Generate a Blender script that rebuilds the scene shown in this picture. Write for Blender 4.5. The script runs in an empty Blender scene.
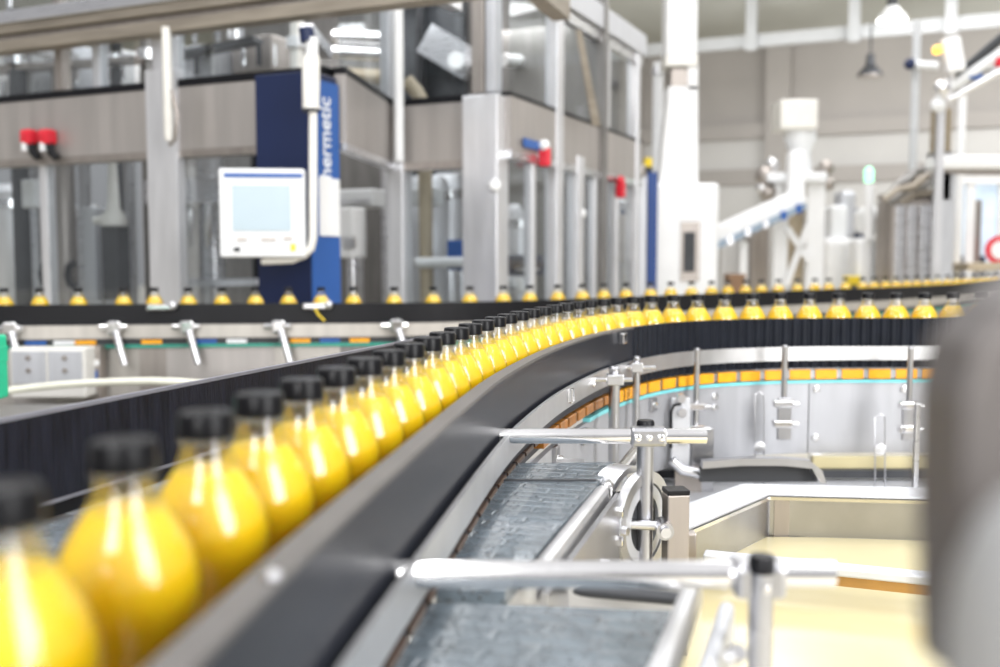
import bpy, math, random
from mathutils import Vector, Matrix
random.seed(7)
scene = bpy.context.scene
COL = scene.collection
PI = math.pi

# ------------------------------------------------------------------ camera
CAM_H, FOC, PITCH = 1.25, 1000.0, math.radians(4.3)
cd = bpy.data.cameras.new('camera'); cam = bpy.data.objects.new('camera', cd); COL.objects.link(cam)
cam.location = (0, 0, CAM_H); cam.rotation_euler = (PI / 2 - PITCH, 0, 0)
cd.sensor_width = 36; cd.lens = 36.0 * FOC / 1000; cd.clip_start = 0.02; cd.clip_end = 200
cd.dof.use_dof = True; cd.dof.focus_distance = 1.42; cd.dof.aperture_fstop = 3.2; cd.dof.aperture_blades = 9
scene.camera = cam

def ray(px, py):
    u, v = (px - 500) / FOC, (333.5 - py) / FOC
    return Vector((u, math.cos(PITCH) + math.sin(PITCH) * v, -math.sin(PITCH) + math.cos(PITCH) * v))
def at(px, py, Y):                  # the point of the place seen at a photo position, Y metres ahead
    d = ray(px, py); return Vector((0, 0, CAM_H)) + d * (Y / d.y)
def drop(px, py, H):                # the point seen there on the level H metres under the lens
    d = ray(px, py); return Vector((0, 0, CAM_H)) + d * (-H / d.z)
def proj(p):
    x, y, z = p[0], p[1], p[2] - CAM_H
    w = y * math.cos(PITCH) - z * math.sin(PITCH); v = y * math.sin(PITCH) + z * math.cos(PITCH)
    return 500 + FOC * x / w, 333.5 - FOC * v / w

# ------------------------------------------------------------------ materials
def mat(name, col, rough=.5, metal=0.0, var=.08, scale=12, bump=0.0, bscale=60, coat=0.0, spec=.5, sss=0.0, streak=None, rvar=.1, emit=0, trans=0.0):
    m = bpy.data.materials.new(name); m.use_nodes = True
    nt = m.node_tree; N = nt.nodes; L = nt.links
    b = N['Principled BSDF']
    tc = N.new('ShaderNodeTexCoord'); mp = N.new('ShaderNodeMapping'); L.new(tc.outputs['Object'], mp.inputs['Vector'])
    if streak: mp.inputs['Scale'].default_value = streak
    n = N.new('ShaderNodeTexNoise'); n.inputs['Scale'].default_value = scale; n.inputs['Detail'].default_value = 4
    L.new(mp.outputs['Vector'], n.inputs['Vector'])
    r = N.new('ShaderNodeValToRGB'); L.new(n.outputs['Fac'], r.inputs['Fac'])
    r.color_ramp.elements[0].position = .3; r.color_ramp.elements[1].position = .7
    r.color_ramp.elements[0].color = tuple(max(0, c * (1 - var)) for c in col) + (1,)
    r.color_ramp.elements[1].color = tuple(min(1, c * (1 + var)) for c in col) + (1,)
    L.new(r.outputs['Color'], b.inputs['Base Color'])
    mr = N.new('ShaderNodeMapRange'); L.new(n.outputs['Fac'], mr.inputs['Value'])
    mr.inputs['To Min'].default_value = max(.02, rough * (1 - rvar)); mr.inputs['To Max'].default_value = min(1, rough * (1 + rvar))
    L.new(mr.outputs['Result'], b.inputs['Roughness'])
    b.inputs['Metallic'].default_value = metal
    b.inputs['Specular IOR Level'].default_value = spec
    b.inputs['Coat Weight'].default_value = coat; b.inputs['Coat Roughness'].default_value = .06
    if sss:
        b.inputs['Subsurface Weight'].default_value = sss; b.inputs['Subsurface Radius'].default_value = (.035, .024, .005); b.inputs['Subsurface Scale'].default_value = 1
    if emit:
        b.inputs['Emission Color'].default_value = tuple(col) + (1,); b.inputs['Emission Strength'].default_value = emit
    b.inputs['Transmission Weight'].default_value = trans
    if bump:
        n2 = N.new('ShaderNodeTexNoise'); n2.inputs['Scale'].default_value = bscale; n2.inputs['Detail'].default_value = 3
        L.new(mp.outputs['Vector'], n2.inputs['Vector'])
        bp = N.new('ShaderNodeBump'); bp.inputs['Strength'].default_value = bump; bp.inputs['Distance'].default_value = .002
        L.new(n2.outputs['Fac'], bp.inputs['Height']); L.new(bp.outputs['Normal'], b.inputs['Normal'])
    return m
def clear_mat(name, tint, lo, hi, rough):
    m = bpy.data.materials.new(name); m.use_nodes = True
    nt = m.node_tree; N = nt.nodes; L = nt.links
    N.remove(N['Principled BSDF']); out = N['Material Output']
    t = N.new('ShaderNodeBsdfTransparent'); t.inputs['Color'].default_value = tint + (1,)
    g = N.new('ShaderNodeBsdfGlossy'); g.inputs['Roughness'].default_value = rough
    lw = N.new('ShaderNodeLayerWeight'); lw.inputs['Blend'].default_value = .35
    mr = N.new('ShaderNodeMapRange'); L.new(lw.outputs['Fresnel'], mr.inputs['Value'])
    mr.inputs['To Min'].default_value = lo; mr.inputs['To Max'].default_value = hi
    mx = N.new('ShaderNodeMixShader'); L.new(mr.outputs['Result'], mx.inputs['Fac'])
    L.new(t.outputs['BSDF'], mx.inputs[1]); L.new(g.outputs['BSDF'], mx.inputs[2]); L.new(mx.outputs['Shader'], out.inputs['Surface'])
    return m
def wet_mat(name, col, cell, rough=.25):
    m = mat(name, col, rough, 0.0, .22, 26, 0)
    nt = m.node_tree; N = nt.nodes; L = nt.links; b = N['Principled BSDF']
    tc = N.new('ShaderNodeTexCoord'); v = N.new('ShaderNodeTexVoronoi'); v.inputs['Scale'].default_value = cell
    L.new(tc.outputs['Object'], v.inputs['Vector'])
    cr = N.new('ShaderNodeValToRGB'); L.new(v.outputs['Distance'], cr.inputs['Fac'])      # round droplets
    cr.color_ramp.elements[0].position = .08; cr.color_ramp.elements[0].color = (1, 1, 1, 1)
    cr.color_ramp.elements[1].position = .30; cr.color_ramp.elements[1].color = (0, 0, 0, 1)
    mp = N.new('ShaderNodeMapping'); mp.inputs['Rotation'].default_value = (0, 0, math.radians(14)); L.new(tc.outputs['Object'], mp.inputs['Vector'])
    br = N.new('ShaderNodeTexBrick'); br.inputs['Scale'].default_value = 1; br.inputs['Brick Width'].default_value = .075; br.inputs['Row Height'].default_value = .022
    br.inputs['Mortar Size'].default_value = .003; br.inputs['Mortar Smooth'].default_value = .6
    br.inputs['Color1'].default_value = (1, 1, 1, 1); br.inputs['Color2'].default_value = (.85, .85, .85, 1); br.inputs['Mortar'].default_value = (0, 0, 0, 1)
    L.new(mp.outputs['Vector'], br.inputs['Vector'])
    add = N.new('ShaderNodeMath'); add.operation = 'MULTIPLY_ADD'; L.new(br.outputs['Color'], add.inputs[0]); add.inputs[1].default_value = .16; L.new(cr.outputs['Color'], add.inputs[2])
    bp = N.new('ShaderNodeBump'); bp.inputs['Strength'].default_value = 1; bp.inputs['Distance'].default_value = .007
    L.new(add.outputs['Value'], bp.inputs['Height']); L.new(bp.outputs['Normal'], b.inputs['Normal'])
    b.inputs['Specular IOR Level'].default_value = .7; b.inputs['Coat Weight'].default_value = .8; b.inputs['Coat Roughness'].default_value = .07
    L.new(bp.outputs['Normal'], b.inputs['Coat Normal'])
    return m

M = {}
M['steel'] = mat('brushed_stainless', (.72, .72, .74), .28, 1, .06, 8, .05, 90, streak=(1, 1, 8))
M['steel_wall'] = mat('brushed_stainless_panel', (.74, .74, .76), .38, .65, .08, 5, .04, 70, streak=(4, 4, .6))
M['polish'] = mat('polished_stainless', (.86, .85, .85), .16, 1, .04, 20)
M['bar'] = mat('satin_steel_strip', (.64, .64, .65), .42, 1, .08, 14, .08, 120)
M['white_steel'] = mat('bright_satin_steel', (.60, .61, .64), .5, .55, .06, 6, .05, 40, streak=(5, 5, .7))
M['taupe_steel'] = mat('dull_taupe_steel', (.40, .36, .33), .4, .8, .12, 4, streak=(6, 6, .5))
M['beam_brown'] = mat('dull_brown_tray_metal', (.33, .29, .24), .5, .55, .2, 3, streak=(1, 1, 9))
M['panel_gray'] = mat('grey_brown_cladding', (.44, .41, .39), .42, .55, .1, 3, streak=(5, 5, .4))
M['guide'] = mat('dark_slate_guide', (.020, .022, .029), .32, 0, .15, 6, .05, 150, spec=.13, streak=(1, 1, 3))
M['guide_top'] = mat('grey_guide_edge', (.12, .113, .11), .5, .2, .1, 20)
M['black_rib'] = mat('black_ribbed_plastic', (.009, .011, .017), .5, 0, .2, 30, spec=.15)
M['left_wall'] = mat('black_scuffed_panel', (.010, .011, .018), .4, 0, .5, 22, .3, 70, spec=.25, streak=(9, 9, .7))
M['edge_light'] = mat('pale_panel_edge', (.22, .22, .25), .5, .3, .1, 20)  # paler than the panel: light on the wall's top edge painted in
M['black'] = mat('black_plastic', (.006, .006, .008), .4, 0, .1, 30, spec=.25)
M['mid_steel'] = mat('mid_grey_steel', (.46, .46, .48), .3, 1, .08, 12, .05, 90)
M['gold_web'] = mat('amber_glint_steel', (.36, .19, .045), .35, .4, .2, 14)  # orange reflection of the pan put into the web's colour
M['panel_beige'] = mat('pale_beige_panel', (.50, .47, .43), .4, .4, .1, 5, streak=(5, 5, .6))
M['panel_dark'] = mat('dim_steel_panel', (.24, .23, .22), .4, .6, .15, 5, streak=(5, 5, .6))
M['cap'] = mat('black_bottle_cap', (.004, .004, .005), .32, 0, .1, 40, .1, 200, spec=.2)
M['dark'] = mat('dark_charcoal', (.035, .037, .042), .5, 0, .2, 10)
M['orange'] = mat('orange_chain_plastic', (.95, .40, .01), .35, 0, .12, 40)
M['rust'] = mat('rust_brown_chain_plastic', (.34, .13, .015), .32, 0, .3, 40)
M['brown'] = mat('dark_brown_chain_plastic', (.05, .022, .010), .3, 0, .3, 40)
M['cyan'] = mat('turquoise_strip', (.22, .70, .74), .3, 0, .1, 30)
M['green_strip'] = mat('sea_green_strip', (.03, .33, .24), .35, 0, .1, 30)
M['roof_white'] = mat('white_roof_steel', (.50, .51, .52), .5, 0, .03, 6)
M['blue_grey'] = mat('blue_grey_paint', (.30, .38, .47), .5, 0, .05, 6)
M['panel_white'] = mat('satin_conveyor_panel', (.46, .465, .49), .5, .5, .06, 6, .05, 40, streak=(5, 5, .7))
M['white'] = mat('white_paint', (.86, .86, .86), .4, 0, .03, 6)
M['white_warm'] = mat('warm_white_enamel', (.80, .78, .73), .35, 0, .04, 8)
M['screen'] = mat('pale_blue_screen', (.42, .52, .58), .3, 0, .06, 4, emit=.03)
M['bezel'] = mat('light_grey_bezel', (.80, .81, .82), .4, 0, .03, 8)
M['navy'] = mat('navy_blue_paint', (.0015, .010, .055), .5, 0, .08, 6)
M['blue'] = mat('bright_blue_paint', (.02, .10, .36), .45, 0, .05, 6)
M['deep_blue'] = mat('deep_blue_paint', (.006, .05, .23), .45, 0, .05, 6)
M['red'] = mat('red_plastic', (.72, .02, .04), .35, 0, .08, 20)
M['yellow'] = mat('yellow_plastic', (.85, .62, .03), .35, 0, .08, 20)
M['green'] = mat('green_crate_plastic', (.01, .50, .27), .35, 0, .08, 20)
M['cream'] = mat('cream_wet_pan', (.62, .54, .31), .18, 0, .05, 5, .03, 20, spec=.5)
M['floor'] = mat('pale_cream_epoxy_floor', (.66, .62, .52), .3, 0, .06, 2)
M['hall_wall'] = mat('beige_grey_wall_cladding', (.40, .375, .355), .7, 0, .06, .8)
M['hall_wall_low'] = mat('pale_grey_wall_cladding', (.60, .59, .575), .7, 0, .05, .8)
M['ceiling'] = mat('grey_green_ceiling_sheet', (.52, .525, .49), .8, 0, .04, 1)
M['beige'] = mat('beige_board', (.55, .46, .33), .6, 0, .08, 4)
M['tan_col'] = mat('dull_tan_paint', (.27, .22, .15), .6, 0, .08, 4)
M['tan'] = mat('tan_cardboard', (.24, .14, .08), .7, 0, .1, 10)
M['hose'] = mat('ivory_hose', (.80, .79, .66), .4, 0, .05, 20)
M['win_glow'] = mat('daylight_window_pane', (.55, .65, .75), .3, 0, .25, 2, emit=.55)
M['lamp_on'] = mat('lit_lamp_glass', (1, .99, .95), .3, 0, .01, 5, emit=8)
M['lamp_orange'] = mat('lit_orange_lamp', (1, .55, .08), .3, 0, .01, 5, emit=1.5)
M['lamp_green'] = mat('lit_green_lamp', (.35, 1, .6), .3, 0, .01, 5, emit=1.1)
M['letter'] = mat('white_lettering', (.85, .87, .90), .4, 0, .02, 10)
M['fore'] = mat('foreground_taupe_steel', (.12, .108, .104), .5, .3, .1, 6)
M['fore_light'] = mat('foreground_pale_grey', (.30, .30, .30), .5, .1, .05, 10)
M['glass'] = clear_mat('machine_glass', (.90, .92, .93), .02, .22, .04)
M['pet'] = clear_mat('clear_bottle_plastic', (1, 1, 1), .085, .45, .17)
M['belt'] = wet_mat('wet_blue_grey_belt', (.155, .19, .22), 150)
M['deck'] = wet_mat('wet_grey_deck', (.20, .23, .26), 120)
M['slat'] = mat('steel_slat_chain', (.35, .36, .38), .35, .8, .1, 20)
# orange juice: thick, slightly translucent, under a glossy bottle wall
M['juice'] = mat('yellow_juice', (1.0, .60, .009), .35, 0, .03, 25, spec=.2, sss=.5)

# ------------------------------------------------------------------ mesh helper
class MB:
    def __init__(s): s.v = []; s.f = []
    def add(s, vs, fs):
        o = len(s.v); s.v += [Vector(v) for v in vs]; s.f += [tuple(i + o for i in f) for f in fs]; return s
    def box(s, c, size, u=(1, 0), tilt=None):
        ux = Vector((u[0], u[1], 0)).normalized(); uy = Vector((-ux.y, ux.x, 0)); uz = Vector((0, 0, 1))
        if tilt: ux, uy, uz = tilt
        c = Vector(c); a, b, h = (k / 2 for k in size)
        vs = [c + ux * i * a + uy * j * b + uz * k * h for k in (-1, 1) for (i, j) in ((-1, -1), (1, -1), (1, 1), (-1, 1))]
        return s.add(vs, [(3, 2, 1, 0), (4, 5, 6, 7), (0, 1, 5, 4), (1, 2, 6, 5), (2, 3, 7, 6), (3, 0, 4, 7)])
    def bar(s, p, q, w, h):           # rectangular bar between two points; w sideways, h upwards
        p, q = Vector(p), Vector(q); x = (q - p); L = x.length; x.normalize()
        y = Vector((0, 0, 1)).cross(x)
        if y.length < 1e-3: y = Vector((0, 1, 0))
        y.normalize(); z = x.cross(y)
        return s.box((p + q) / 2, (L, w, h), tilt=(x, y, z))
    def cyl(s, p, q, r, n=20, r2=None):
        return s.rings([(p, r), (q, r if r2 is None else r2)], n)
    def rings(s, pr, n=20, cap=True):  # rings of given centres and radii, one shared frame
        ps = [Vector(p) for p, _ in pr]; ax = (ps[-1] - ps[0]).normalized()
        e = Vector((1, 0, 0)) if abs(ax.x) < .8 else Vector((0, 1, 0))
        a = ax.cross(e).normalized(); b = ax.cross(a)
        vs = []; fs = []
        for (p, r) in zip(ps, [k[1] for k in pr]):
            for i in range(n):
                t = 2 * PI * i / n; vs.append(p + (a * math.cos(t) + b * math.sin(t)) * r)
        for k in range(len(ps) - 1):
            for i in range(n):
                j = (i + 1) % n; fs.append((k * n + i, k * n + j, (k + 1) * n + j, (k + 1) * n + i))
        if cap: fs += [tuple(reversed(range(n))), tuple((len(ps) - 1) * n + i for i in range(n))]
        return s.add(vs, fs)
    def tube(s, path, r, n=14):
        ps = [Vector(p) for p in path]; vs = []; fs = []; prev = None
        for k, p in enumerate(ps):
            t = (ps[min(k + 1, len(ps) - 1)] - ps[max(k - 1, 0)]).normalized()
            if prev is None:
                e = Vector((0, 0, 1)) if abs(t.z) < .8 else Vector((0, 1, 0)); a = t.cross(e).normalized()
            else:
                a = (prev - t * prev.dot(t)).normalized()
            prev = a; b = t.cross(a); rr = r[k] if isinstance(r, (list, tuple)) else r
            vs += [p + (a * math.cos(2 * PI * i / n) + b * math.sin(2 * PI * i / n)) * rr for i in range(n)]
        for k in range(len(ps) - 1):
            for i in range(n):
                j = (i + 1) % n; fs.append((k * n + i, k * n + j, (k + 1) * n + j, (k + 1) * n + i))
        fs += [tuple(reversed(range(n))), tuple((len(ps) - 1) * n + i for i in range(n))]
        return s.add(vs, fs)
    def prism(s, poly, d):             # polygon of 3D points extruded by vector d
        n = len(poly); d = Vector(d); vs = [Vector(p) for p in poly] + [Vector(p) + d for p in poly]
        return s.add(vs, [tuple(range(n)), tuple(reversed(range(n, 2 * n)))] + [(i, n + i, n + (i + 1) % n, (i + 1) % n) for i in range(n)])
    def sweep(s, path, prof):          # path: list of (pos, right normal); prof: closed loop of (offset, z)
        n = len(prof); vs = []; fs = []
        for (p, nr) in path: vs += [Vector((p.x + nr.x * o, p.y + nr.y * o, z)) for (o, z) in prof]
        m = len(path)
        for k in range(m - 1):
            for i in range(n):
                j = (i + 1) % n; fs.append((k * n + i, (k + 1) * n + i, (k + 1) * n + j, k * n + j))
        fs += [tuple(range(n)), tuple(reversed(range((m - 1) * n, m * n)))]
        return s.add(vs, fs)
    def ball(s, c, r, n=16, sq=(1, 1, 1)):
        c = Vector(c); vs = []; fs = []; m = n // 2
        for k in range(1, m):
            a = PI * k / m
            vs += [c + Vector((math.sin(a) * math.cos(2 * PI * i / n) * sq[0], math.sin(a) * math.sin(2 * PI * i / n) * sq[1], math.cos(a) * sq[2])) * r for i in range(n)]
        top = len(vs); vs += [c + Vector((0, 0, r * sq[2])), c - Vector((0, 0, r * sq[2]))]
        for k in range(m - 2):
            for i in range(n): fs.append((k * n + i, (k + 1) * n + i, (k + 1) * n + (i + 1) % n, k * n + (i + 1) % n))
        for i in range(n):
            fs.append((top, i, (i + 1) % n)); fs.append((top + 1, (m - 2) * n + (i + 1) % n, (m - 2) * n + i))
        return s.add(vs, fs)
    def build(s, name, m, parent=None, smooth=False, bevel=0.0):
        org = ORG[parent.name] if parent else None
        if org is None:
            xs = [v.x for v in s.v]; ys = [v.y for v in s.v]; zs = [v.z for v in s.v]
            org = Vector(((min(xs) + max(xs)) / 2, (min(ys) + max(ys)) / 2, min(zs)))
        me = bpy.data.meshes.new(name); me.from_pydata([tuple(v - org) for v in s.v], [], s.f); me.update()
        import bmesh
        bm = bmesh.new(); bm.from_mesh(me); bmesh.ops.recalc_face_normals(bm, faces=bm.faces); bm.to_mesh(me); bm.free()
        me.materials.append(M[m])
        o = bpy.data.objects.new(name, me); COL.objects.link(o)
        if parent: o.parent = parent
        else: o.location = org
        ORG[o.name] = org
        if smooth:
            for p in me.polygons: p.use_smooth = True
            try: me.set_sharp_from_angle(angle=math.radians(38))
            except Exception: pass
        if bevel:
            bv = o.modifiers.new('bevel', 'BEVEL'); bv.width = bevel; bv.segments = 2; bv.limit_method = 'ANGLE'
        return o
ORG = {}
def tag(o, label=None, cat=None, group=None, kind=None):
    if label: o['label'] = label
    if cat: o['category'] = cat
    if group: o['group'] = group
    if kind: o['kind'] = kind
    return o
def thing(name, label, cat, loc, group=None):
    o = bpy.data.objects.new(name, None); COL.objects.link(o); o.location = loc; o.empty_display_size = .05
    ORG[o.name] = Vector(loc); return tag(o, label, cat, group)
def copy_tree(o, parent=None):
    c = o.copy(); COL.objects.link(c)
    if parent: c.parent = parent
    for ch in list(o.children): copy_tree(ch, c)
    return c
ONES = ['', 'first', 'second', 'third', 'fourth', 'fifth', 'sixth', 'seventh', 'eighth', 'ninth', 'tenth', 'eleventh', 'twelfth', 'thirteenth',
        'fourteenth', 'fifteenth', 'sixteenth', 'seventeenth', 'eighteenth', 'nineteenth']
def ordinal(n):
    if n < 20: return ONES[n]
    t, r = divmod(n, 10); base = ['', '', 'twent', 'thirt', 'fort', 'fift', 'sixt', 'sevent'][t]
    return base + 'ieth' if r == 0 else base + 'y-' + ONES[r]

# ------------------------------------------------------------------ paths
def smooth_path(pts, ds=.02, passes=60):
    P = [Vector((p[0], p[1], 0)) for p in pts]
    def res(P, ds):
        out = [P[0]]; acc = 0
        for a, b in zip(P, P[1:]):
            L = (b - a).length; t = ds - acc
            while t <= L: out.append(a + (b - a) * (t / L)); t += ds
            acc = L - (t - ds)
        return out
    Q = res(P, ds)
    for _ in range(passes):
        Q = [Q[0]] + [(Q[i - 1] + Q[i] * 2 + Q[i + 1]) / 4 for i in range(1, len(Q) - 1)] + [Q[-1]]
    Q = res(Q, ds)
    out = []
    for i in range(len(Q)):
        t = (Q[min(i + 1, len(Q) - 1)] - Q[max(i - 1, 0)]).normalized()
        out.append((Q[i], Vector((t.y, -t.x, 0))))
    return out
def nearest_px(path, px, z, lo=0):
    best = min(range(lo, len(path)), key=lambda i: abs(proj((path[i][0].x, path[i][0].y, z))[0] - px) if path[i][0].y > .1 else 1e9)
    return best

ZR = CAM_H - .147                     # top of the bottle guide
rail_px = [(190, 667), (250, 610), (300, 556), (350, 508), (400, 467), (450, 420), (500, 377), (550, 350), (600, 333), (650, 324), (700, 320), (800, 318), (990, 318)]
rp = [drop(x, y, .147) for x, y in rail_px]
rp = [rp[0] + (rp[0] - rp[2]).normalized() * .26] + rp + [rp[-1] + Vector((.5, 0, 0))]
RAIL = smooth_path(rp, .02, 60)
NR = len(RAIL)
def pxof(i, z): return proj((RAIL[i][0].x, RAIL[i][0].y, z))[0]

# ================================================================== THE SETTING
D1 = Vector((-.91, .414, 0)).normalized(); D2 = Vector((.414, .91, 0)).normalized()
def fl(name, mb, m): o = mb.build(name, m); o['kind'] = 'structure'; return o
fl('floor', MB().box((0, 10, -.05), (60, 60, .1), (D1.x, D1.y)), 'floor')
W0 = at(690, 200, 20); W0.z = 0
wtop = at(690, 52, 20).z; wsplit = at(690, 133, 20).z
def wallbox(z0, z1, off=0, th=.3, u0=-14, u1=16):
    c = W0 + (-D1) * ((u0 + u1) / 2) + D2 * (th / 2 + off); c.z = (z0 + z1) / 2
    return MB().box(c, (u1 - u0, th, z1 - z0), (D1.x, D1.y))
mb = wallbox(wsplit, wtop + 1.0)
fl('wall_back', mb, 'hall_wall')
mb = wallbox(0, wsplit)
fl('wall_back_lower', mb, 'hall_wall_low')
# wall cladding rails and columns
mb = wallbox(wsplit - .18, wsplit + .10, -.15, .15); fl('trim_1', mb, 'hall_wall')
mb = wallbox(wsplit - 1.05, wsplit - .75, -.08, .08); fl('trim_2', mb, 'hall_wall')
for k, px in enumerate((762, 985, 640)):
    c = W0 + (-D1) * ((px - 690) * .0236); c.z = (wtop + 1) / 2
    fl('trim_%d' % (3 + k), MB().box(c - D2 * .12, (.45, .24, wtop + 1), (D1.x, D1.y)), 'hall_wall')
# ceiling: gently falling sheet roof over the far part of the hall
c = W0 - D2 * 4.2 + (-D1) * 1.0; c.z = wtop + .25
zc0, zc1 = wtop + .05, wtop + 1.2
a = W0 + D1 * 14; b = W0 - D1 * 16
fl('ceiling', MB().prism([(a.x, a.y, zc0), (b.x, b.y, zc0), (b.x - D2.x * 8, b.y - D2.y * 8, zc1), (a.x - D2.x * 8, a.y - D2.y * 8, zc1)], (0, 0, .1)), 'ceiling')
# white roof beam and hangers in front of the wall
BZ = 17.5
bc = at(690, 47, BZ); 
p0 = bc + D1 * 6; p1 = bc - D1 * 9
fl('trim_6', MB().bar(p0, p1, .12, .2), 'roof_white')
for k, (px, y1) in enumerate(((748, 40), (848, 46), (942, 38))):
    u = (px - 500) / FOC; t = (u * bc.y - bc.x) / (-D1.x + D1.y * u)
    q = bc - D1 * t; 
    fl('trim_%d' % (7 + k), MB().box((q.x - D2.x * .12, q.y - D2.y * .12, q.z + .48), (.17, .13, 1.3), (D1.x, D1.y)), 'roof_white')

# ================================================================== BOTTLES
BH = .172
def make_bottle():
    r = thing('juice_bottle', '', 'bottle', (0, 0, 0))
    prof = [(0, .018), (.001, .028), (.005, .0322), (.02, .0333), (.036, .0318), (.05, .0285), (.064, .0278), (.076, .0298), (.086, .0333), (.096, .035),
            (.105, .0346), (.114, .0325), (.122, .0292), (.130, .0246), (.136, .0206), (.141, .0178), (.146, .0156), (.151, .0142), (.157, .0136)]
    MB().rings([((0, 0, z), q) for z, q in prof], 28, True).build('bottle_body', 'pet', r, True)
    j = [(.002, .026), (.006, .0312), (.02, .0323), (.036, .0308), (.05, .0275), (.064, .0268), (.076, .0289), (.086, .0324), (.096, .0341), (.105, .0337), (.114, .0316), (.122, .0283), (.130, .0237), (.136, .0197), (.1385, .0182)]
    MB().rings([((0, 0, z), q) for z, q in j], 28).build('juice', 'juice', r, True)
    MB().rings([((0, 0, .1540), .0142), ((0, 0, .1545), .0160), ((0, 0, .1560), .0160), ((0, 0, .1565), .0144)], 28).build('neck_ring', 'pet', r, True)
    mb = MB(); n = 40; vs = []; fs = []; zs = [(.1575, .0158), (.1702, .0155), (.1715, .0150), (.172, .0140)]
    for k, (z, q) in enumerate(zs):
        for i in range(n):
            rr = q + (.0003 if i % 2 and k < 2 else 0); vs.append((rr * math.cos(2 * PI * i / n), rr * math.sin(2 * PI * i / n), z))
    for k in range(3):
        for i in range(n): fs.append((k * n + i, k * n + (i + 1) % n, (k + 1) * n + (i + 1) % n, (k + 1) * n + i))
    fs += [tuple(reversed(range(n))), tuple(3 * n + i for i in range(n))]
    mb.add(vs, fs).build('cap', 'cap', r, True)
    return r
proto = make_bottle(); used = [False]
def put_bottle(x, y, z, label, group):
    o = proto if not used[0] else copy_tree(proto)
    used[0] = True
    o.location = (x, y, z); o.rotation_euler = (0, 0, random.uniform(0, 6.28)); o['label'] = label; o['group'] = group
    return o
ZB = CAM_H - .087 - BH                # bottle base level of the front line
# first bottle sits .40 m ahead of the lens
i0 = min(range(NR), key=lambda i: abs(RAIL[i][0].y - .372))
s = float(i0); k = 1
while s < NR - 3:
    i = int(s); f = s - i
    p = RAIL[i][0].lerp(RAIL[i + 1][0], f); n = RAIL[i][1]
    off = .083 - .021 * min(1, max(0, (p.y - .45) / .65))
    c = p - n * off
    if proj((c.x, c.y, ZB + .1))[0] > 1030: break
    put_bottle(c.x, c.y, ZB, 'yellow juice bottle with black cap, %s from the camera along the curved rail' % ordinal(k), 'juice bottles on the front curved conveyor')
    s += ({1: .098, 2: .090}.get(k, .0775 if p.y < 1.9 else .0718)) / .02; k += 1

# ================================================================== FRONT CURVED CONVEYOR
irib = nearest_px(RAIL, 634, ZR, NR // 3)
gr = thing('guide_rail', 'dark bottle guide rail curving from the foreground to the right, smooth then ribbed', 'guide rail', (RAIL[NR // 2][0].x, RAIL[NR // 2][0].y, ZR - .125))
MB().sweep(RAIL[:irib + 1], [(-.010, ZR - .0015), (0, ZR - .0015), (0, ZR - .122), (-.010, ZR - .122)]).build('smooth_panel', 'guide', gr, True)
MB().sweep(RAIL[:irib + 1], [(-.0165, ZR), (.0008, ZR), (.0008, ZR - .004), (-.0165, ZR - .004)]).build('top_edge', 'guide_top', gr)
RIBP = smooth_path([(p.x, p.y) for p, _ in RAIL[irib:]], .005, 4)
mb = MB(); prof_path = []
for i, (p, n) in enumerate(RIBP):
    prof_path.append((p + n * (.005 if (i % 5) in (1, 2, 3) else 0.0), n))
mb.sweep(prof_path, [(-.010, ZR), (.001, ZR), (.001, ZR - .122), (-.010, ZR - .122)]).build('ribbed_panel', 'black_rib', gr)
MB().sweep(RAIL, [(.007, ZR - .069), (.012, ZR - .069), (.012, ZR - .103), (.007, ZR - .103)]).build('flat_bar', 'bar', gr, True)
def rail_pt(px, z, o=0):
    i = nearest_px(RAIL, px, z); p, n = RAIL[i]; q = p + n * o
    return Vector((q.x, q.y, z)), n
def rail_bolt(px, z, r, h, o=.001):
    q, n = rail_pt(px, z, o); return MB().rings([(q, r), (q + n * h * .7, r), (q + n * h, r * .7)], 14)
q, n = rail_pt(284, ZR + .001, -.003)
MB().ball(q, .0048, 14, (1, 1, .7)).build('bolt', 'mid_steel', gr, True)
q, n = rail_pt(621, ZR - .018, .006)
MB().box(q, (.024, .012, .022), (-n.y, n.x)).build('clip_block', 'polish', gr, False, .002)
q, n = rail_pt(563, ZR - .083, .016)
MB().box(q, (.018, .008, .024), (-n.y, n.x)).build('clip_block', 'polish', gr, False, .002)
for px in (585, 611): rail_bolt(px, ZR - .085, .006, .007, .012).build('bolt', 'polish', gr, True)

cv = thing('curved_conveyor', 'stainless bottle conveyor with orange edged chain and pale side panel inside the bend', 'conveyor', (RAIL[NR // 2][0].x, RAIL[NR // 2][0].y, 0))
MB().sweep(RAIL, [(-.125, ZB - .018), (-.0135, ZB - .018), (-.0135, ZB - .0005), (-.125, ZB - .0005)]).build('slat_chain', 'slat', cv)
MB().sweep(RAIL, [(-.135, ZR - .154), (-.012, ZR - .154), (-.012, ZB - .019), (-.135, ZB - .019)]).build('chain_bed', 'dark', cv)
i0 = min(range(NR), key=lambda i: abs(RAIL[i][0].y - .5))
LP = smooth_path([(p.x, p.y) for p, _ in RAIL[i0:]], .0135, 4)
i = 0
while i + 5 < len(LP):
    seg = LP[i:i + 5]; y = seg[0][0].y
    m, top, bot = ('brown', .1225, .128) if y < 1.5 else ('rust', .126, .143) if y < 1.98 else ('orange', .127, .150)  # links get darker and browner towards the near end
    MB().sweep(seg, [(-.010, ZR - top), (.004, ZR - top), (.0055, ZR - top - .002), (.0055, ZR - bot), (-.010, ZR - bot)]).build('chain_link', m, cv)
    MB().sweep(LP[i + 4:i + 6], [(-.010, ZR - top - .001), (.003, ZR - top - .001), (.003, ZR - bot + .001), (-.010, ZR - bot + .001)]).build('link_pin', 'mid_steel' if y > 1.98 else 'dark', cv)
    i += 5
ip = nearest_px(RAIL, 520, ZR - .2, NR // 4)
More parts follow.
